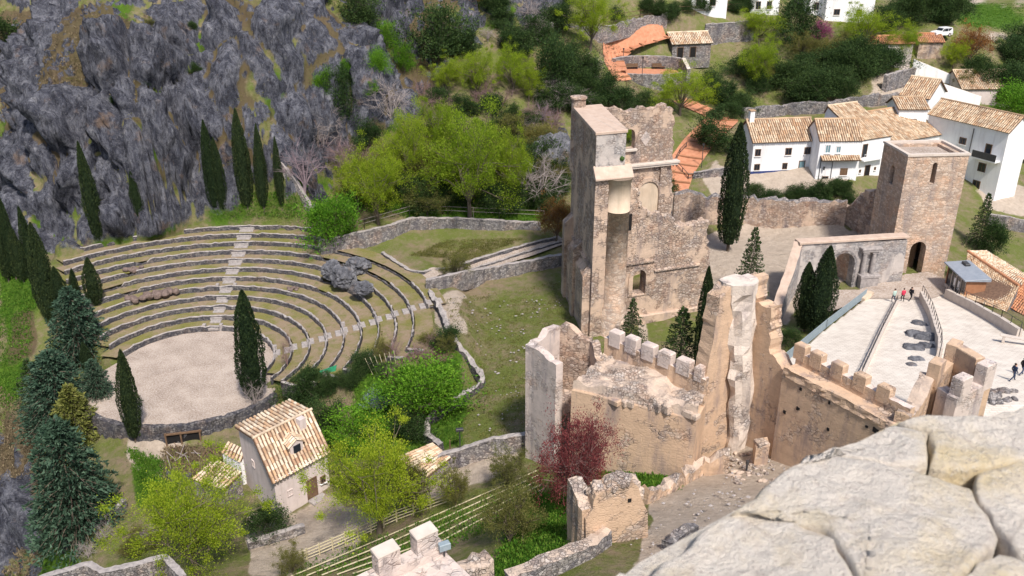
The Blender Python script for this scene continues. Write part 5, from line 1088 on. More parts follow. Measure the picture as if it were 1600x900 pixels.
stonewall('terrace_wall', [(1380,142),(1425,130)], 3.0, .8, 'brown retaining wall below the ruined white house', 'rubble', 'cap', .1, 19)
stonewall('terrace_wall', [(860,58),(940,62),(985,50),(1040,40)], 2.2, .8, 'rough grey terrace wall under the long hedge fence', 'rubble', 'rubble', .2, 20)
stonewall('terrace_wall', [(1100,68),(1140,64),(1176,62)], 3.6, .6, 'high rubble wall beside the stone pavilion', 'rubble', 'cap', .08, 21)
stonewall('roadside_wall', [(1540,350),(1600,362)], 1.8, .5, 'grey wall along the lane below the village', 'rubble', 'cap', .05, 22)
def path(name, px, w, mat, steps=None, lift=.08, sub=6):
    p = [G(u, v) for u, v in px]; pts = []
    for a, b in zip(p[:-1], p[1:]):
        for t in np.linspace(0, 1, sub, endpoint=False): pts.append(a+(b-a)*t)
    pts.append(p[-1]); pts = np.array(pts); tg = np.gradient(pts[:, :2], axis=0); tg /= np.linalg.norm(tg, axis=1)[:, None]; nn = np.stack([-tg[:, 1], tg[:, 0]], -1); V = []
    for k in (-1, -.5, 0, .5, 1):
        xy = pts[:, :2]+nn*w/2*k; V.append(np.c_[xy, np.maximum(H(xy[:, 0], xy[:, 1]), pts[:, 2])+lift+.12])
    n = len(pts); V = np.concatenate(V); return struct(name, V, [(k*n+i, k*n+i+1, k*n+n+i+1, k*n+n+i) for k in range(4) for i in range(n-1)], mat), pts, nn
path('path', [(664,436),(700,428),(760,416),(820,398),(880,376)], 2.6, M['gravel'])
o_, rp_, rn_ = path('red_path', [(1048,300),(1058,272),(1075,248),(1092,225),(1112,205),(1130,190),(1110,178),(1080,166),(1060,158)], 5.0, M['redpave'])
e = empty('path_steps', rp_[0], 'brick edged steps set across the red path below the pavilion', 'steps')
for i in range(3, len(rp_)-1, 3):
    c = rp_[i]; MB().box((c[0], c[1], c[2]+.05), (4.9, .4, .35), rn_[i], 0, .03).build('step', M['brown'], e)
o_, rp_, rn_ = path('red_ramp', [(975,128),(962,112),(958,95),(975,80),(1005,68),(1040,57)], 4.0, M['redpave'])
e = empty('ramp_steps', rp_[0], 'brick edged steps of the red ramp curving up to the pavilion', 'steps')
for i in range(2, len(rp_)-1, 3):
    c = rp_[i]; MB().box((c[0], c[1], c[2]+.05), (3.9, .4, .3), rn_[i], 0, .03).build('step', M['brown'], e)
# round patio with benches
pc = P(1012, 112, 14.3); V = [pc]+[pc+np.array([6.2*math.cos(a), 3.4*math.sin(a), 0]) for a in np.linspace(0, 2*math.pi, 28, endpoint=False)]
struct('patio', V, [(0, i+1, (i+1) % 28+1) for i in range(28)], M['redpave'])
e = empty('patio_wall', pc, 'curved stone retaining wall behind the red patio benches', 'wall')
wall_path('wall', [(pc[0]+6.4*math.cos(a), pc[1]+3.7*math.sin(a), 13.4, 16.6) for a in np.linspace(.1, math.pi-.1, 14)], .6, M['rubble'], e, .05, .6, 4, M['cap'])
wall_path('front_wall', [(pc[0]+6.4*math.cos(a), pc[1]+3.6*math.sin(a), 11, 14.5) for a in np.linspace(-math.pi+.1, -.1, 14)], .6, M['rubble'], e, .05, .6, 4, M['cap'])
wall_path('side_wall', [(pc[0]+6.4, pc[1]-.2, 12, 16.8), (pc[0]+6.9, pc[1]-3.2, 11, 15.4)], .7, M['rubble'], e, .05, .5, 4, M['kerb'])
for i, (dx, dy, an) in enumerate(((-2.6,2.6,.15),(2.4,2.7,-.1),(-5.2,1.0,.9))):
    c = pc+np.array([dx, dy, 0]); bn = empty('patio_bench', c, ('dark slatted bench left of centre against the curved patio wall', 'dark slatted bench beside the wall end on the red patio', 'dark bench at the mouth of the red patio')[i] if i != 0 else 'dark slatted bench between two others against the curved patio wall', 'bench', 'benches on the red patio'); d = unit((math.cos(an), math.sin(an))); n = np.array([-d[1], d[0]])
    MB().box((c[0], c[1], c[2]+.42), (2.4, .5, .08), d).build('seat', M['wood'], bn); q = c[:2]+n*.27; MB().box((q[0], q[1], c[2]+.5), (2.4, .07, .5), d).build('backrest', M['wood'], bn)
    for s in (-1, 1): q = c[:2]+d*s; MB().box((q[0], q[1], c[2]), (.1, .45, .43), d).build('leg', M['metal'], bn)
# railing posts along the patio and the red path
def lampposts():
    for u, v, lab in ((973,107,'slim dark lamp post at the mouth of the red patio'), (1003,122,'slim dark lamp post in front of the patio benches'), (1096,262,'dark lamp post on the lower red path')):
        q = G(u, v) if v > 200 else np.array([*P(u, v, 14.3)]); e = empty('lamp_post', q, lab, 'lamp post'); MB().tube([q, q+np.array([0, 0, 3.4])], .06, 6).build('post', M['metal'], e); MB().tube([q+np.array([0, 0, 3.4]), q+np.array([0, 0, 3.75])], [.12, .2], 6).build('lamp_head', M['metal'], e)
lampposts()
def fence(lab, px, h, mat, post=3.0, rails=(.5, 1.0), name='post_fence', r=.05):
    p = [G(u, v) for u, v in px]; e = empty(name, p[0], lab, 'fence'); railing(e, p, h, 'rail', mat, post, rails, -.1, r); return e
fence('dark iron railing on the red path below the church', [(1057,262),(1075,282),(1100,278)], 1.1, M['metal'], 1.5)
fence('dark iron railing beside the steps of the red path', [(1052,262),(1062,242),(1072,232)], 1.1, M['metal'], 1.5)
fence('wire fence with thin grey posts above the terrace wall', [(530,372),(570,358),(640,338),(700,338),(780,342),(850,345)], 1.7, M['twig'], 3.5, (.95, .6), 'wire_fence', .035)
fence('long post fence in front of the clipped hedge uphill', [(962,36),(1000,30),(1060,24),(1110,22),(1160,18)], 1.8, M['wood'], 4.0, (.95, .5))
# pavilion
e, q, d, n = uphill('stone pavilion with pale tiled roof and two dark doorways', 1050,88,1104,84, 5, 2.6, 4.2, mat='rubble', tile='tile2', wins=[(1.6,.1,1.2,1.9,dict(door=True,glass='dark',frame='wood',sill=False)),(4.2,.1,1.2,1.9,dict(door=True,glass='dark',frame='wood',sill=False))], seed=80, name='stone_pavilion', cat='pavilion')
# rails and timber steps on the slope
def polyline_pts(px): return [G(u, v) for u, v in px]
e = empty('rail_fence', G(640, 820), 'pale four rail timber fence running down the slope to the yard', 'fence')
p = polyline_pts([(440,893),(500,868),(560,842),(620,815),(700,787)]); P3 = [np.array(q) for q in p]
for a, c in zip(P3[:-1], P3[1:]):
    k = 3
    for i in range(k): q = a+(c-a)*i/k; MB().box((q[0], q[1], q[2]-.3), (.12, .12, 1.6), (1, 0)).build('post', M['palewood'], e)
for t in (.25, .55, .85, 1.15): MB().tube([q+np.array([0, 0, t]) for q in P3], .055, 5).build('rail', M['palewood'], e)
for i in range(5):
    f0, f1 = i/6, i/6; a = (470+i*11+(1-f0)*0, 899+i*1.5); px = [(455+i*24, 903-i*1), (600+i*16, 842+i*5), (720+i*8, 790+i*6), (838+i*3, 738+i*7)]
    p = polyline_pts(px); e = empty('timber_edging', p[1], 'long pale timber edging log of the grassy steps on the slope', 'edging', 'timber edgings of the slope steps')
    MB().tube([q+np.array([0, 0, .16]) for q in p], .055, 6).build('log', M['palewood'], e)
# vegetable plot frames and clutter under the stage
e = empty('garden_trellis', G(300, 735), 'tangle of old garden poles and wire under the stage wall', 'trellis'); rr = np.random.default_rng(8)
for i in range(26):
    q = G(rr.uniform(262, 350), rr.uniform(705, 748)); a = rr.uniform(0, 6.3); l = rr.uniform(.6, 2.2); MB().tube([q, q+np.array([math.cos(a)*l, math.sin(a)*l*.6, rr.uniform(.3, 1.6)])], .04, 4).build('pole', M['twig'] if i % 2 else M['wood'], e)
stonewall('garden_wall', [(262,745),(280,756),(300,752)], .7, .5, 'curved dark stone edging round the pole garden', 'terrace', 'terrace', .12, 25)
e = empty('bean_poles', G(580, 590), 'leaning pale bean poles behind the garden hedge', 'poles')
for i in range(7): q = G(583+i*6, 586-i*2); MB().tube([q, q+np.array([-.8+.1*i, .3, 1.9])], .035, 4).build('pole', M['palewood'], e)
e = empty('netting_screen', G(512, 590), 'green plastic netting screen beside the seating rows', 'netting'); q = G(500, 598); q2 = G(522, 588); V = [q, q2, q2+np.array([.3, .4, 1.2]), q+np.array([0, .3, 1.3])]; V += [a+np.array([.03, .04, 0]) for a in V]
obj('sheet', V, [(0, 1, 2, 3), (7, 6, 5, 4), (0, 4, 5, 1), (1, 5, 6, 2), (2, 6, 7, 3), (3, 7, 4, 0)], M['green_net'], e)
e = empty('brick_steps', G(415, 628), 'short flight of weathered steps beside the big cypress at the stage', 'steps')
for i in range(5): q = P(408+i*4, 617+i*6, TZ0-.2-i*.3); MB().box((q[0], q[1], q[2]-.5), (1.5, .5, .6), (1, .5), 0, .03).build('step', M['cap'], e)
# field signpost and floodlight mast
for u, v, h, lab, nm in ((704,722,2.4,'thin wooden post standing at the field wall','wooden_post'), (719,704,2.2,'dark floodlight on a short mast in the field','floodlight_mast'), (1160,800-0,0,'','')):
    if not nm: continue
    q = G(u, v); e = empty(nm, q, lab, 'post'); MB().tube([q-np.array([0, 0, .3]), q+np.array([0, 0, h])], .06, 6).build('post', M['metal'] if 'flood' in nm else M['wood'], e)
    if 'flood' in nm: MB().box((q[0], q[1], q[2]+h), (.7, .35, .25), (1, .2), 0, .03).build('lamp_head', M['metal'], e)
# ================================================================== CARS
def car(lab, u, v, z, yaw, s=1.0):
    p = P(u, v, z); p[2] = max(hz(p[0], p[1]), z) if False else z; e = empty('parked_car', p, lab, 'car'); d = np.array([math.cos(yaw), math.sin(yaw)]); n = np.array([-d[1], d[0]])
    def q(x, y, zz): c = p[:2]+d*x*s+n*y*s; return (c[0], c[1], p[2]+zz*s)
    prof = [(-2.1,.35),(-2.15,.8),(-2.05,1.05),(-1.95,1.7),(-1.7,1.82),(.2,1.82),(.75,1.2),(1.9,1.05),(2.1,.85),(2.1,.35)]; V = []
    for y, k in ((-.86, 1), (.86, 1)): V += [q(x, y*(.9 if zz > 1.1 else 1), zz) for x, zz in prof]
    m_ = len(prof); f = [tuple(range(m_)), tuple(reversed(range(m_, 2*m_)))]+[(i, (i+1) % m_, m_+(i+1) % m_, m_+i) for i in range(m_)]
    obj('body', V, f, M['carwhite'], e)
    for sg in (-1, 1):
        for x0, x1, t0, t1 in ((-1.8,-.95,-1.75,-.95), (-.85,.05,-.85,0), (.1,.62,.1,.2)):
            obj('side_window', [q(x0, sg*.83, 1.12), q(x1, sg*.83, 1.12), q(t1, sg*.80, 1.65), q(t0, sg*.80, 1.65)], [(0, 1, 2, 3)], M['glass'], e)
        for x in (-1.35, 1.35):
            c0, c1 = q(x, sg*.62, .36), q(x, sg*.9, .36); w = MB().tube([c0, c1], .36*s, 14).build('wheel', M['tyre'], e); c2 = q(x, sg*.92, .36); MB().tube([c1, c2], .2*s, 10).build('rim', M['kerb'], w)
        obj('headlight', [q(2.11, sg*.75, .75), q(2.11, sg*.45, .75), q(2.11, sg*.45, .92), q(2.08, sg*.75, .95)], [(0, 1, 2, 3)], M['kerb'], e)
    obj('windscreen', [q(.24, -.72, 1.77), q(.24, .72, 1.77), q(.74, .78, 1.24), q(.74, -.78, 1.24)], [(0, 1, 2, 3)], M['glass'], e)
    obj('rear_window', [q(-1.99, -.7, 1.65), q(-1.99, .7, 1.65), q(-2.07, .74, 1.15), q(-2.07, -.74, 1.15)], [(0, 1, 2, 3)], M['glass'], e)
    return e
pcar = G(1470, 57); car('white off road car parked on the village track', 1470, 57, pcar[2]+.15, math.radians(200))
pc2 = G(1592, 250); car('white car parked beside the large balcony house', 1592, 250, pc2[2]+.2, math.radians(170))
# ================================================================== PEOPLE
def person(lab, foot, h, yaw, top, legs, stride=.25, hair='hair'):
    e = empty('person', foot, lab, 'person'); s = h/1.75
    J = dict(pel=(0,0,.93), sp=(0,.02,1.15), ch=(0,.02,1.36), nk=(0,.03,1.52), hd=(0,.05,1.62), ht=(0,.05,1.73), lh=(-.1,0,.88), lk=(-.11,.16+stride*.4,.5), la=(-.11,stride,.08), lt=(-.11,stride+.14,.04), rh=(.1,0,.88), rk=(.11,.05-stride*.2,.49), ra=(.11,-stride-.08,.1), rt=(.11,-stride+.06,.04),
      ls=(-.19,.01,1.41), le=(-.25,-.08,1.14), lw=(-.24,.05,.92), lf=(-.235,.09,.82), rs=(.19,.01,1.41), re=(.25,.02,1.13), rw=(.23,.18,.94), rf=(.22,.23,.86))
    E_ = [('pel','sp'),('sp','ch'),('ch','nk'),('nk','hd'),('hd','ht'),('pel','lh'),('lh','lk'),('lk','la'),('la','lt'),('pel','rh'),('rh','rk'),('rk','ra'),('ra','rt'),('ch','ls'),('ls','le'),('le','lw'),('lw','lf'),('ch','rs'),('rs','re'),('re','rw'),('rw','rf')]
    R_ = dict(pel=.15, sp=.145, ch=.16, nk=.06, hd=.1, ht=.085, lh=.1, lk=.065, la=.05, lt=.045, rh=.1, rk=.065, ra=.05, rt=.045, ls=.075, le=.055, lw=.04, lf=.035, rs=.075, re=.055, rw=.04, rf=.035)
    K_ = list(J); me = bpy.data.meshes.new('body'); cy, sy = math.cos(yaw), math.sin(yaw)
    me.from_pydata([(s*(J[k][0]*cy-J[k][1]*sy), s*(J[k][0]*sy+J[k][1]*cy), s*J[k][2]) for k in K_], [(K_.index(a), K_.index(b)) for a, b in E_], [])
    o = bpy.data.objects.new('body_tmp', me); COL.objects.link(o); md = o.modifiers.new('skin', 'SKIN')
    for i, k in enumerate(K_): me.skin_vertices[0].data[i].radius = (R_[k]*s, R_[k]*s)
    me.skin_vertices[0].data[0].use_root = True; sb = o.modifiers.new('sub', 'SUBSURF'); sb.levels = 1; sb.render_levels = 1
    dg = bpy.context.evaluated_depsgraph_get(); m2 = bpy.data.meshes.new_from_object(o.evaluated_get(dg)); bpy.data.objects.remove(o)
    m2.name = 'body'; m2.materials.clear()
    for k in (M['skin'], M[top], M[legs], M['cloth_black']): m2.materials.append(k)
    for pg in m2.polygons:
        z = pg.center.z/s; r = math.hypot(pg.center.x, pg.center.y)/s; pg.material_index = 3 if z < .1 else 2 if z < .9 and r < .23+.6*(z < .75) else 0 if z > 1.5 or (z < .92) else 1; pg.use_smooth = True
    b = bpy.data.objects.new('body', m2); COL.objects.link(b); b.parent = e
    hc = np.array(foot)+np.array([-.035*sy*0-(.03)*(-sy), .03*cy, 1.67*s]); boulder('hair', hc, (.105*s, .105*s, .1*s), M[hair], 3, e, 2, .1); return e
for u, v, h, yaw, top, legs, st, lab in ((1395,475,1.7,.3,'cloth_mint','jeans',.12,'person in pale mint top walking on the plaza beside the red jacket'), (1409,474,1.66,0,'cloth_red','cloth_black',.08,'person in bright red jacket standing between two others on the plaza'), (1421,473,1.76,-1.0,'cloth_black','cloth_black',.3,'person all in black striding across the plaza'),
      (1580,599,1.76,-1.4,'cloth_navy','cloth_navy',.3,'person in dark navy coat walking towards the plaza steps'), (1594,590,1.74,-1.4,'cloth_black','jeans',.2,'person in black jacket walking behind the navy coat')):
    q = pz(u, v); q[2] = float(plaza_z(q[0], q[1]))+.25; person(lab, q, h, yaw, top, legs, st)
# ================================================================== TREES: unit prototypes, then copies
def quads(c, up, size, rng, asp=1.6):    # one leaf or spray quad per centre
    n = len(c); a = rng.normal(0, 1, (n, 3)); a /= np.linalg.norm(a, axis=1)[:, None]; u_ = up+.6*a if up is not None else a
    u_ /= np.linalg.norm(u_, axis=1)[:, None]; w = np.cross(u_, rng.normal(0, 1, (n, 3))); w /= np.linalg.norm(w, axis=1)[:, None]
    s = (size*rng.uniform(.6, 1.3, n))[:, None] if np.isscalar(size) else (size*rng.uniform(.6, 1.3, n))[:, None]
    V = np.stack([c-w*s*.5, c+u_*s*asp*.5-w*s*.1, c+u_*s*asp, c+w*s*.5+u_*s*asp*.4], 1).reshape(-1, 3)
    return V, np.arange(4*n).reshape(n, 4)
def meshobj(name, V, Fc, mat):
    me = bpy.data.meshes.new(name); me.vertices.add(len(V)); me.vertices.foreach_set('co', np.asarray(V, np.float32).ravel()); Fc = np.asarray(Fc, np.int32)
    me.loops.add(Fc.size); me.loops.foreach_set('vertex_index', Fc.ravel()); me.polygons.add(len(Fc)); me.polygons.foreach_set('loop_start', np.arange(0, Fc.size, Fc.shape[1], dtype=np.int32)); me.update(); me.validate()
    me.materials.append(mat); return me
def branches(rng, n_main, h0, h1, spread, top, sub=3, r0=.03, twigs=2):
    # trunk plus limbs reaching into the crown; returns tube mesh data and the limb tips
    b = MB(); tips = []; lean = rng.normal(0, .02, 2)
    b.tube([(0, 0, -.06), (lean[0], lean[1], h0*.6), (lean[0]*2, lean[1]*2, h0+.1), (lean[0]*2, lean[1]*2, top*.75)], [r0*1.35, r0, r0*.75, r0*.2], 7)
    for i in range(n_main):
        a = i*2.4+rng.normal(0, .3); z0 = h0*rng.uniform(.6, 1.0)+(h1-h0)*rng.uniform(0, .4); e = rng.uniform(.55, 1.0); zt = rng.uniform(h0+.25, top)
        rr = spread*e*math.sqrt(max(.08, 1-((zt-(h0+top)/2)/((top-h0)/2+.05))**2)); tip = np.array([math.cos(a)*rr, math.sin(a)*rr, zt]); s0 = np.array([lean[0]*1.6, lean[1]*1.6, z0]); mid = s0*.45+tip*.55+np.array([0, 0, .04])+rng.normal(0, .02, 3)
        b.tube([s0, mid, tip], [r0*.5, r0*.3, r0*.08], 5, 0, False); tips += [tip, mid*.4+tip*.6]
        for k in range(sub):
            t2 = mid+(tip-mid)*rng.uniform(.1, .9)+rng.normal(0, spread*.3, 3)*np.array([1, 1, .7]); m2 = mid+(tip-mid)*rng.uniform(.0, .5); b.tube([m2, (m2+t2)/2+rng.normal(0, .015, 3), t2], [r0*.2, r0*.13, r0*.05], 4, 0, False); tips.append(t2)
            for q in range(twigs):
                t3 = t2+rng.normal(0, spread*.18, 3)+np.array([0, 0, .03]); b.tube([m2*.4+t2*.6, t3], [r0*.09, r0*.035], 3, 0, False); tips.append(t3)
    return b, np.array(tips)
def deciduous(name, seed, leaf, n=9000, lsize=.022, spread=.46, h0=.22, clump=.085, bark='trunk', density=1.0, n_main=13, shrub=False):
    rng = np.random.default_rng(seed); b, tips = branches(rng, n_main, h0, h0+.25, spread, .95, 4, .026 if not shrub else .016, 2)
    k = rng.integers(0, len(tips), n); wgt = rng.uniform(.35, 1.25, len(tips)); c = tips[k]+rng.normal(0, clump, (n, 3))*wgt[k][:, None]*np.array([1, 1, .8]); c = c[c[:, 2] > h0*.35]
    V, Fc = quads(c, np.tile([0, 0, .35], (len(c), 1))+unitrows(c-np.array([0, 0, .5]))*.6, lsize, rng, 1.3)
    e = proto(name); tr = b.build('trunk', M[bark]); tr.parent = e; me = meshobj('crown', V, Fc, M[leaf]); cr = bpy.data.objects.new('crown', me); COL.objects.link(cr); cr.parent = e; return e
def unitrows(a): return a/(np.linalg.norm(a, axis=1)[:, None]+1e-9)
PROTO = []
def proto(name):
    e = bpy.data.objects.new(name, None); COL.objects.link(e); e.empty_display_size = .3; PROTO.append(e); return e
def cypress(name, seed, leaf='leaf_cyp', n=9000, w=.5, bulge=.34):
    rng = np.random.default_rng(seed); z = rng.uniform(.07, 1, n)**.9; a = rng.uniform(0, 6.283, n); t = (z-.07)/.93
    prof = np.where(t < bulge, .55+.45*np.sin(t/bulge*math.pi/2), np.cos((t-bulge)/(1-bulge)*math.pi/2)**.8)+.02
    lob = .74+.36*vn(np.cos(a)*1.6+seed, np.sin(a)*1.6, z*7, seed)+.36*vn(np.cos(a)*3.5, np.sin(a)*3.5+seed, z*16, seed+3)
    r = w*prof*lob*rng.uniform(.6, 1.0, n)**.45; c = np.stack([r*np.cos(a), r*np.sin(a), z], 1)
    up = np.stack([np.cos(a)*.35, np.sin(a)*.35, np.full(n, 1.4)*.35*(.6)], 1)
    # the cypress is stretched when placed, so its sprays are made short in z
    V, Fc = quads(c, up, .06, rng, .8); V = V.copy(); zc = np.repeat(c[:, 2], 4); V[:, 2] = zc+(V[:, 2]-zc)*.45
    ka, kz = 18, 36; aa = np.linspace(0, 6.283, ka, endpoint=False); cv = []      # closed inner foliage
    for j in range(kz+1):
        tj = j/kz; pj = (.55+.45*math.sin(tj/bulge*math.pi/2)) if tj < bulge else max(0, math.cos((tj-bulge)/(1-bulge)*math.pi/2))**.8
        lj = .7+.36*vn(np.cos(aa)*1.6+seed, np.sin(aa)*1.6, (.07+.93*tj)*7, seed); cv.append(np.c_[w*.8*pj*lj*np.cos(aa), w*.8*pj*lj*np.sin(aa), np.full(ka, .07+.91*tj)])
    cf = [(j*ka+i, j*ka+(i+1) % ka, j*ka+ka+(i+1) % ka, j*ka+ka+i) for j in range(kz) for i in range(ka)]
    Fc = np.concatenate([Fc, np.array(cf)+len(V)]); V = np.concatenate([V]+cv)
    e = proto(name); b = MB().tube([(0, 0, -.04), (0, 0, .5), (0, 0, .85)], [.07, .05, .02], 7); tr = b.build('trunk', M['trunk']); tr.parent = e
    # dense dark inner body
    me = meshobj('crown', V, Fc, M[leaf]); cr = bpy.data.objects.new('crown', me); COL.objects.link(cr); cr.parent = e; return e
def conifer(name, seed, leaf, layers=15, per=11, w=.5, droop=.16, ls=.03, h0=.06, n_per=34, pw=.85):
    rng = np.random.default_rng(seed); b = MB().tube([(0, 0, -.05), (0, 0, .5), (0, 0, .98)], [.022, .014, .003], 7); C = []; U_ = []
    for l in range(layers):
        t = l/(layers-1); z = h0+t*(.95-h0); L = w*(1-t)**pw+.03; m_ = max(4, int(per*(1-t*.55)))
        for k in range(m_):
            a = 2*math.pi*k/m_+l*.9+rng.normal(0, .15); ll = L*rng.uniform(.7, 1.12); d = np.array([math.cos(a), math.sin(a)]); s = np.linspace(.12, 1, 5)
            pts = np.c_[d[0]*ll*s, d[1]*ll*s, z+.05*(1-t)*s-droop*(1-t)*s**2*ll/w]; b.tube(pts[[0, 2, 4]], [.006, .004, .0015], 4, 0, False)
            ss = rng.uniform(.12, 1.02, n_per); side = rng.normal(0, .16, n_per)*ll*(1.1-.6*ss); q = np.c_[d[0]*ll*ss-d[1]*side, d[1]*ll*ss+d[0]*side, z+.05*(1-t)*ss-droop*(1-t)*ss**2*ll/w-np.abs(side)*.3+rng.normal(0, .008, n_per)]
            C.append(q); U_.append(np.c_[np.full(n_per, d[0]), np.full(n_per, d[1]), np.full(n_per, .1)]+np.c_[-d[1]*side*4, d[0]*side*4, 0*side])
    c = np.concatenate(C); V, Fc = quads(c, np.concatenate(U_), ls, rng, 1.7); e = proto(name); tr = b.build('trunk', M['trunk']); tr.parent = e
    me = meshobj('crown', V, Fc, M[leaf]); cr = bpy.data.objects.new('crown', me); COL.objects.link(cr); cr.parent = e; return e
def bare(name, seed, mat, spread=.48, n=14):
    rng = np.random.default_rng(seed); b, tips = branches(rng, n, .15, .4, spread, .97, 6, .022, 5); e = proto(name)
    k = int(b.n*0); tr = MB().tube([(0, 0, -.06), (0, 0, .2)], [.03, .022], 7).build('trunk', M[mat]); tr.parent = e; cr = b.build('crown', M[mat]); cr.parent = e; return e
PR = dict(
 lime=[deciduous('lime_tree', s, 'leaf_lime', 34000, .0125, .47, .2, .055) for s in (1, 2, 3)],
 olive=[deciduous('olive_tree', s, 'leaf_olive', 15000, .02, .47, .12, .06) for s in (11, 12)],
 green=[deciduous('leafy_bush', s, 'leaf_green', 10000, .03, .48, .06, .1, shrub=True) for s in (21, 22)],
 dark=[deciduous('dark_shrub', s, 'leaf_dark', 11000, .032, .48, .06, .11, shrub=True) for s in (31, 32, 33)],
 rust=[deciduous('rusty_tree', 41, 'leaf_rust', 9000, .024, .46, .2, .09)], pink=[deciduous('blossom_tree', 42, 'leaf_pink', 9000, .024, .46, .15, .08)],
 plum=[deciduous('red_tree', 43, 'leaf_plum', 26000, .0165, .48, .1, .07, 'twigred', n_main=26)],
 cyp=[cypress('cypress', s) for s in (51, 52, 53)],
 cedar=[conifer('cedar', s, 'leaf_cedar', 19, 15, .5, .2, .028, n_per=64, pw=.62) for s in (61, 62)], gold=[conifer('golden_conifer', 63, 'leaf_gold', 19, 14, .5, .12, .034, n_per=44)],
 spruce=[conifer('spruce', s, 'leaf_dark', 17, 9, .5, .14, .028, .1, 34, .85) for s in (64, 65)],
 bare=[bare('bare_tree', 71, 'twig'), bare('bare_tree', 72, 'twig')], barep=[bare('bare_tree', 73, 'twigpurple')], barer=[bare('bare_tree', 74, 'twigred')])
USED = {}
trng = np.random.default_rng(99)
def plant(kind, ub, vb, vtop, wpx, lab, cat='tree', group=None, name=None, base=None, sink=.1):
    # base pixel on the ground, top pixel row, crown width in pixels
    p = G(ub, vb) if base is None else np.array(base, float); h = max(.6, zat(vtop, p[1])-p[2]); w = wpx/F*depth(p)
    k = PR[kind]; i = int(trng.integers(0, len(k))); src = k[i]
    if not USED.get((kind, i)): e = src; USED[(kind, i)] = True
    else: e = copy_tree(src)
    e.name = name or src.name.split('.')[0]; e.location = (p[0], p[1], p[2]-sink); e.rotation_euler = (0, 0, float(trng.uniform(0, 6.28))); w = w*.78 if kind == 'cyp' else w
    e.scale = (w, w*float(trng.uniform(.85, 1.1)), h+sink)
    if kind == 'cyp': e.rotation_euler = (float(trng.normal(0, .02)), float(trng.normal(0, .02)), e.rotation_euler[2])
    for c in list(e.children):
        pass
    for k_ in ('label', 'category', 'group'):
        if k_ in e.keys(): del e[k_]
    tag(e, lab, cat, group); return e
CYL = 'dark slender cypress in the clump left of the seating rows'; G1 = 'cypresses left of the seating'
for u, v, t, w in ((14,440,328,26),(26,438,305,24),(38,442,355,26),(68,478,324,28),(80,503,350,38),(84,512,380,32),(100,484,417,26)): plant('cyp', u, v, t, w, CYL, 'cypress', G1)
for u, v, t, w, lab in ((120,474,420,18,'small slim cypress at the left ends of the seating rows'), (150,480,403,30,'pointed cypress rising from the blue conifer at the seating'), (212,690,548,36,'slim cypress with bare trunk in front of the stage edge'), (398,630,455,48,'big dark cypress standing at the right edge of the stage'),
      (157,386,222,28,'tall narrow cypress against the grey crag above the seating'), (222,352,268,20,'thin cypress half hidden against the cliff foot'), (1137,392,195,56,'very tall broad cypress in the sandy courtyard'), (1096,600,418,36,'dark cypress between the church and the tall wall fragment'), (1256,518,412,40,'shorter dark cypress of the pair beside the plaza railing'), (1272,522,385,50,'taller dark cypress of the pair beside the plaza railing'), (140,585,535,20,'thin cypress poking out of the blue conifers')): plant('cyp', u, v, t, w, lab, 'cypress')
for u, v, t, w in ((338,332,188,24),(351,333,215,22),(388,330,172,30),(413,330,195,22),(441,327,214,18)): plant('cyp', u, v, t, w, 'dark cypress in the row at the cliff foot above the seating', 'cypress', 'cypresses at the cliff foot')
for k, u, v, t, w, lab in (('cedar',130,565,445,110,'blue green cedar hiding the left ends of the seating'), ('cedar',100,660,545,130,'blue green cedar between the golden conifer and the seating'), ('gold',125,690,600,100,'golden green conifer between the blue cedars'), ('cedar',128,835,650,165,'largest blue green cedar at the lower left'), ('spruce',60,640,560,80,'dark conifer behind the golden conifer'), ('cedar',155,625,560,60,'small blue cedar at the stage corner'),
      ('spruce',985,548,465,58,'slim dark spruce in front of the church window'), ('spruce',1060,592,478,98,'broad dark spruce behind the merlons'), ('spruce',1168,470,352,60,'open dark spruce in the sandy courtyard'), ('spruce',1527,388,300,50,'dark pine beside the gate tower')): plant(k, u, v, t, w, lab, 'conifer')
for u, v, t, w, lab in ((310,898,748,185,'large lime green tree at the zigzag parapet'), (592,835,685,165,'round lime green tree in the yard beside the garden house'), (735,345,190,150,'largest bright lime tree on the scrub slope behind the terrace wall'), (592,350,232,95,'tall lime green tree behind the ivy bush'), (640,300,180,70,'pale lime tree growing above the big lime trees'), (690,262,158,60,'small lime tree below the rock face'), (745,156,78,60,'small lime tree on the ochre ledge'), (798,150,74,52,'lime tree next to the ledge boulder'), (702,146,92,60,'low lime tree at the cliff end of the ledge'), (826,158,96,44,'lime tree at the right end of the ledge'), (922,78,-15,80,'lime tree at the upper terrace wall'),
      (1062,180,112,86,'spreading lime tree above the church ruin'), (1186,72,14,66,'lime tree in front of the high rubble wall'), (1184,140,60,66,'lime tree between the pavilion and dark shrubs'), (1345,85,14,86,'lime tree before the white hillside house'), (1405,100,40,54,'lime tree leaning over the ruined porch'), (1490,110,62,44,'lime tree beside the rusty tree'), (984,222,196,44,'lime tree showing through the church window'), (560,330,250,60,'thin lime tree beside the bare purple tree'), (800,330,205,60,'lime tree right of the largest lime tree')): plant('lime', u, v, t, w, lab, 'tree')
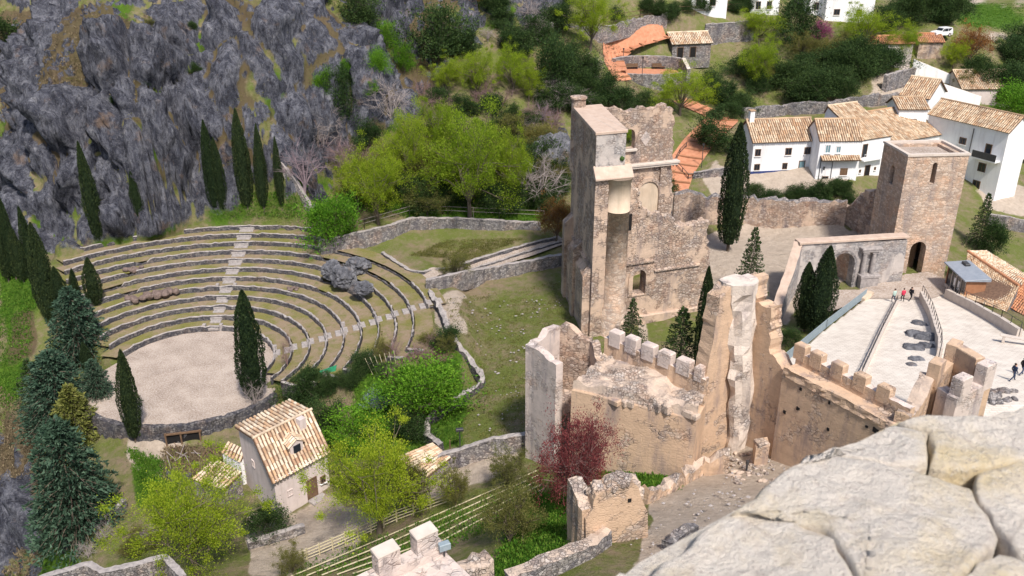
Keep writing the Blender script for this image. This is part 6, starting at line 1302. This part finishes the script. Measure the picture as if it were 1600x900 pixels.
for k, u, v, t, w, lab in (('green',520,395,305,86,'bright green ivy bush on the end of the terrace wall'), ('green',662,655,568,130,'broad bright green shrub in the walled garden'), ('green',560,700,642,95,'low bright green shrub behind the garden house'), ('green',1585,195,132,70,'fresh green tree at the edge of the village'), ('green',1445,318,298,30,'green tuft on the courtyard ruin'), ('olive',712,440,392,52,'round olive bush on the terrace wall'), ('olive',795,762,705,60,'round olive bush beside the field wall path'), ('olive',711,790,738,52,'small olive bush at the rail fence'), ('olive',796,848,765,88,'large brown olive bush on the lush grass'), ('olive',457,895,855,46,'small olive bush in the sandy yard'), ('olive',645,800,720,70,'olive tree next to the round yard tree'),
      ('dark',420,838,795,62,'dark bush below the garden house gable'), ('dark',480,630,580,58,'dark evergreen bush at the end of the seating'), ('dark',866,150,62,66,'tall dark evergreen tree above the church'), ('dark',1242,70,-8,60,'dark evergreen tree before the white houses'), ('dark',640,690,640,60,'dark shrub in the middle of the walled garden'), ('dark',515,680,628,60,'dark shrub behind the garden house roof'), ('dark',1548,400,348,42,'dark bush beside the tiled house'), ('dark',1110,235,185,60,'dark bush beside the lower red path'), ('dark',1232,542,515,34,'spiky dark bush by the plaza railing'), ('dark',690,100,5,90,'dark ivy mass on the cliff'), ('dark',535,190,100,44,'dark ivy column between the crags'), ('dark',560,48,-20,60,'dark ivy high on the cliff'), ('dark',0,90,20,70,'dark bush on the left hillside'), ('dark',1040,300,272,30,'dark shrub at the foot of the red path'),
      ('rust',868,382,312,54,'rusty brown tree at the church corner'), ('rust',1510,105,42,52,'rusty brown tree uphill beside the lane'), ('pink',1280,75,36,36,'magenta blossom tree below the white house'), ('plum',900,798,650,112,'dark red leafed tree in front of the pale corner tower'), ('rust',735,12,-30,44,'rusty red tree at the hedge fence'),
      ('bare',510,245,165,70,'bare grey tree at the foot of the crag'), ('bare',612,195,118,76,'bare grey tree against the blue cliff'), ('bare',842,330,235,90,'bare grey tree left of the church'), ('barep',476,305,225,72,'bare purple tree beside the cypress row'), ('barer',560,300,215,80,'bare reddish tree among the lime trees'), ('bare',400,640,585,40,'bare grey shrub at the stage edge beside the cypress'), ('bare',820,300,250,60,'bare grey bush above the rusty tree'), ('barer',450,580,520,20,'bare thin sapling at the seating')): 
    plant(k, u, v, t, w, lab, 'bush' if 'bush' in lab or 'shrub' in lab else 'tree')
# shrubs that only fill the slopes
def scrub(kind, poly, n, w0, w1, lab, group, asp=.85, cat='shrub'):
    poly = np.array(poly, float); lo, hi = poly.min(0), poly.max(0); k = 0; guard = 0
    while k < n and guard < 4000:
        guard += 1; u, v = trng.uniform(lo, hi)
        if not inpoly(np.array([u]), np.array([v]), poly)[0]: continue
        w = trng.uniform(w0, w1); plant(kind, u, v, v-w*asp*trng.uniform(.7, 1.2), w, lab, cat, group); k += 1
scrub('dark', [(1195,170),(1210,120),(1270,105),(1380,95),(1370,140),(1290,170)], 20, 36, 62, 'dense dark green shrub in the thicket above the long white house', 'dark thicket above the white house')
scrub('dark', [(560,330),(700,280),(860,260),(880,330),(850,345),(640,340)], 16, 34, 60, 'dark evergreen shrub on the scrub slope behind the terrace wall', 'scrub slope evergreens')
scrub('olive', [(540,330),(620,230),(860,190),(880,300),(840,340),(600,345)], 20, 36, 66, 'olive brown shrub on the scrub slope behind the terrace wall', 'scrub slope olive shrubs')
scrub('dark', [(830,180),(900,90),(940,120),(950,150),(1010,160),(1040,172),(900,180)], 15, 36, 56, 'dark shrub on the bank above the church ruin', 'shrubs above the church')
scrub('bare', [(840,120),(900,90),(950,120),(940,170),(860,200)], 7, 40, 60, 'bare grey bush on the bank above the church ruin', 'bare bushes above the church')
scrub('dark', [(1080,150),(1140,110),(1200,100),(1200,170),(1140,180)], 10, 32, 54, 'dark shrub on the bank between pavilion and long house', 'shrubs below the pavilion')
scrub('olive', [(1150,165),(1180,90),(1330,80),(1330,100),(1220,110)], 9, 28, 44, 'olive shrub in the gardens above the dark thicket', 'olive garden shrubs')
scrub('dark', [(1370,30),(1500,22),(1500,40),(1370,55)], 12, 34, 50, 'dark conifer like shrub in the hedge beside the village track', 'dark hedge by the track', 1.3)
scrub('dark', [(1500,120),(1600,60),(1600,150),(1560,170),(1500,150)], 9, 40, 62, 'dark bushy tree at the edge of the village', 'dark trees at the village edge')
scrub('olive', [(1490,140),(1560,90),(1600,120),(1590,170)], 6, 34, 50, 'olive bushy tree at the edge of the village', 'olive trees at the village edge')
scrub('dark', [(700,120),(760,20),(880,10),(880,70),(780,110)], 12, 30, 56, 'dark shrub on the rocky bank at the cliff end', 'shrubs at the cliff end')
scrub('bare', [(740,90),(800,10),(880,20),(860,90)], 6, 34, 54, 'bare grey bush on the rocky bank at the cliff end', 'bare bushes at the cliff end')
scrub('olive', [(520,600),(690,520),(720,560),(700,650),(560,690)], 10, 22, 40, 'small olive shrub in the walled garden', 'walled garden shrubs')
scrub('barer', [(600,570),(690,520),(700,545),(610,600)], 8, 24, 40, 'dry brown bush on the bank below the seating end', 'dry bushes below the seating')
scrub('dark', [(960,24),(1170,8),(1170,20),(962,38)], 16, 22, 30, 'clipped dark hedge plant behind the long post fence', 'clipped hedge behind the fence', .9)
scrub('dark', [(1170,318),(1240,322),(1330,318),(1330,300),(1240,308),(1170,305)], 14, 22, 34, 'dark ivy clump hanging over the courtyard wall', 'ivy on the courtyard wall', .8)
scrub('olive', [(20,220),(60,190),(200,30),(260,20),(250,90),(140,230)], 12, 10, 18, 'yellowish gorse bush between the crags on the hillside', 'gorse on the hillside', .8)
scrub('dark', [(0,250),(330,30),(500,20),(480,120),(330,300),(140,330)], 16, 10, 20, 'small dark bush in a crevice of the craggy hillside', 'crevice bushes', .9)
scrub('green', [(470,170),(560,90),(640,30),(660,100),(560,200)], 7, 18, 34, 'green ivy clump climbing the blue grey cliff', 'ivy on the cliff', 1.4)
scrub('dark', [(455,612),(560,585),(640,562),(700,528),(705,545),(640,580),(560,608),(470,630)], 14, 24, 42, 'dark hedge bush along the foot of the seating end walls', 'hedge below the seating', .8)
scrub('dark', [(560,320),(640,270),(700,210),(860,200),(880,300),(840,335),(640,335)], 16, 26, 46, 'low dark undergrowth bush between the lime trees on the slope', 'undergrowth between the lime trees', .7)
scrub('barep', [(600,260),(700,190),(860,190),(870,260),(700,250)], 9, 28, 46, 'leafless purple grey bush between the lime trees on the slope', 'purple undergrowth on the slope')
p = G(866, 262); tag(boulder('rock_outcrop', (p[0], p[1], p[2]+1.0), (3.2, 2.6, 4.0), M['rock'], 47, None, 4, .5, 1.6), 'dark limestone crag behind the bare tree left of the church', 'rock')
scrub('barer', [(560,235),(700,120),(860,170),(880,240),(780,215),(640,240)], 16, 30, 54, 'leafless brown bush on the slope below the ochre ledge', 'brown bushes below the ledge')
scrub('dark', [(560,240),(700,165),(860,175),(880,260),(700,230)], 14, 28, 50, 'dark bush on the slope below the ochre ledge', 'dark bushes below the ledge')
scrub('barep', [(470,230),(520,200),(560,260),(500,320)], 5, 36, 60, 'bare purple grey bush at the right end of the cliff', 'purple bushes at the cliff end')
scrub('dark', [(1110,170),(1165,165),(1165,185),(1120,195)], 5, 22, 34, 'dark bush above the bend of the red path', 'bushes above the red path')
scrub('bare', [(110,890),(170,840),(260,850),(260,868),(140,872)], 4, 26, 40, 'bare grey bush behind the zigzag parapet', 'bare bushes at the zigzag parapet')
scrub('olive', [(200,830),(260,830),(270,868),(180,870)], 4, 26, 44, 'olive bush behind the zigzag parapet', 'olive bushes at the zigzag parapet')
p = G(598, 625); e = plant('green', 598, 630, 612, 46, 'pale blue agave clump in the walled garden', 'agave', None, 'agave')
for c in e.children:
    if c.name.startswith('crown'): c.data = c.data.copy(); c.data.materials[0] = M['leaf_agave']
# prototypes nobody used are removed
for e in PROTO:
    if 'label' not in e.keys():
        for c in list(e.children): bpy.data.objects.remove(c)
        bpy.data.objects.remove(e)
# ================================================================== GROUND COVER
def cover(name, polys, n, size, mat, seed, h=1.0):
    rng = np.random.default_rng(seed); pu = []; 
    for poly in polys:
        poly = np.array(poly, float); lo, hi = poly.min(0), poly.max(0); u = rng.uniform(lo[0], hi[0], n*3); v = rng.uniform(lo[1], hi[1], n*3); k = inpoly(u, v, poly); pu.append(np.c_[u[k], v[k]][:n])
    pu = np.concatenate(pu)
    # ground points by marching each sight line
    d = np.stack([(pu[:, 0]-800)/F, CT+(450-pu[:, 1])/F*ST, -ST+(450-pu[:, 1])/F*CT], 1); lo = np.full(len(pu), 25.); hi = np.full(len(pu), 330.)
    tt = np.linspace(25, 330, 130); hit = np.zeros(len(pu), bool); t0 = np.full(len(pu), 330.)
    for t in tt:
        q = d*t; b = (CZ+q[:, 2] < H(q[:, 0], q[:, 1])) & ~hit; t0[b] = t; hit |= b
    lo = t0-2.4; hi = t0
    for _ in range(7):
        m_ = (lo+hi)/2; q = d*m_[:, None]; b = CZ+q[:, 2] < H(q[:, 0], q[:, 1]); hi = np.where(b, m_, hi); lo = np.where(b, lo, m_)
    q = d*hi[:, None]; c = np.c_[q[:, :2], CZ+q[:, 2]]; c = c[hit]
    if not len(c): return
    k = 9; c = np.repeat(c, k, 0)+rng.normal(0, 1, (len(c)*k, 3))*np.array([size*1.6, size*1.6, 0])
    V, Fc = quads(c, np.tile([0, 0, 1.0], (len(c), 1)), size, rng, 1.5*h); me = meshobj(name, V, Fc, M[mat]); o = bpy.data.objects.new(name, me); COL.objects.link(o); o['kind'] = 'stuff'
    o['label'] = {'grass': 'tufts of fresh grass on the lawns and slopes', 'weeds': 'sparse olive weeds on the field and banks', 'dry_scrub': 'dry brown scrub and brambles on the banks'}[name]; o['category'] = {'grass': 'grass', 'weeds': 'weeds', 'dry_scrub': 'scrub'}[name]
cover('grass', [[(760,900),(830,770),(890,770),(885,860),(800,905)], [(930,740),(1080,725),(1060,765),(920,770)], [(330,300),(480,300),(470,340),(330,342)], [(480,310),(850,300),(840,350),(640,345)], [(0,420),(60,440),(40,620),(0,640)], [(1470,5),(1600,5),(1600,50),(1500,40)], [(540,560),(720,560),(720,690),(560,720)], [(200,700),(300,740),(240,800)], [(440,900),(850,745),(850,790),(700,860),(600,900)]], 1000, .16, 'leaf_grass', 5)
cover('weeds', [[(690,470),(880,440),(900,520),(830,560),(820,690),(700,690),(760,600)], [(640,400),(700,375),(820,372),(740,405)], [(100,60),(440,40),(430,320),(100,330)], [(1080,60),(1440,60),(1440,160),(1100,170)]], 1500, .13, 'leaf_olive', 6, .7)
cover('dry_scrub', [[(540,250),(860,180),(880,330),(560,340)], [(840,60),(960,60),(1060,160),(860,180)], [(600,570),(700,520),(705,560),(610,600)], [(260,700),(350,700),(340,750),(260,750)], [(0,20),(240,20),(200,200),(0,260)], [(0,600),(110,700),(60,900),(0,900)]], 900, .2, 'leaf_dry', 7)

# loose pale stones lying in the field and on the inner path
def stones(name, polys, n, size, mat, seed, lab):
    rng = np.random.default_rng(seed); V = []; Fc = []
    oc = np.array([(1,0,0),(-1,0,0),(0,1,0),(0,-1,0),(0,0,1),(0,0,-1)], float); fc = [(0,2,4),(2,1,4),(1,3,4),(3,0,4),(2,0,5),(1,2,5),(3,1,5),(0,3,5)]
    for poly in polys:
        poly = np.array(poly, float); lo, hi = poly.min(0), poly.max(0); k = 0
        while k < n:
            u, v = rng.uniform(lo, hi)
            if not inpoly(np.array([u]), np.array([v]), poly)[0]: continue
            k += 1; p = G(u, v); s = size*rng.uniform(.4, 1.5)
            for j in range(3):
                q = p+np.r_[rng.normal(0, .9, 2), 0]; b = len(V)*6; V.append(oc*s*rng.uniform(.5, 1.3, (6, 3))*np.array([1, 1, .6])+q+np.array([0, 0, .12])); Fc += [[b+i for i in f] for f in fc]
    o = obj(name, np.concatenate(V), Fc, M[mat]); tag(o, lab, 'stones', None, 'stuff')
stones('field_stones', [[(690,470),(780,450),(880,440),(900,520),(830,560),(820,690),(700,690),(770,600)], [(1180,720),(1290,730),(1200,790),(1040,850),(980,900),(1000,850),(1120,770)]], 45, .13, 'cap', 3, 'loose pale stones lying in the field and on the inner path')
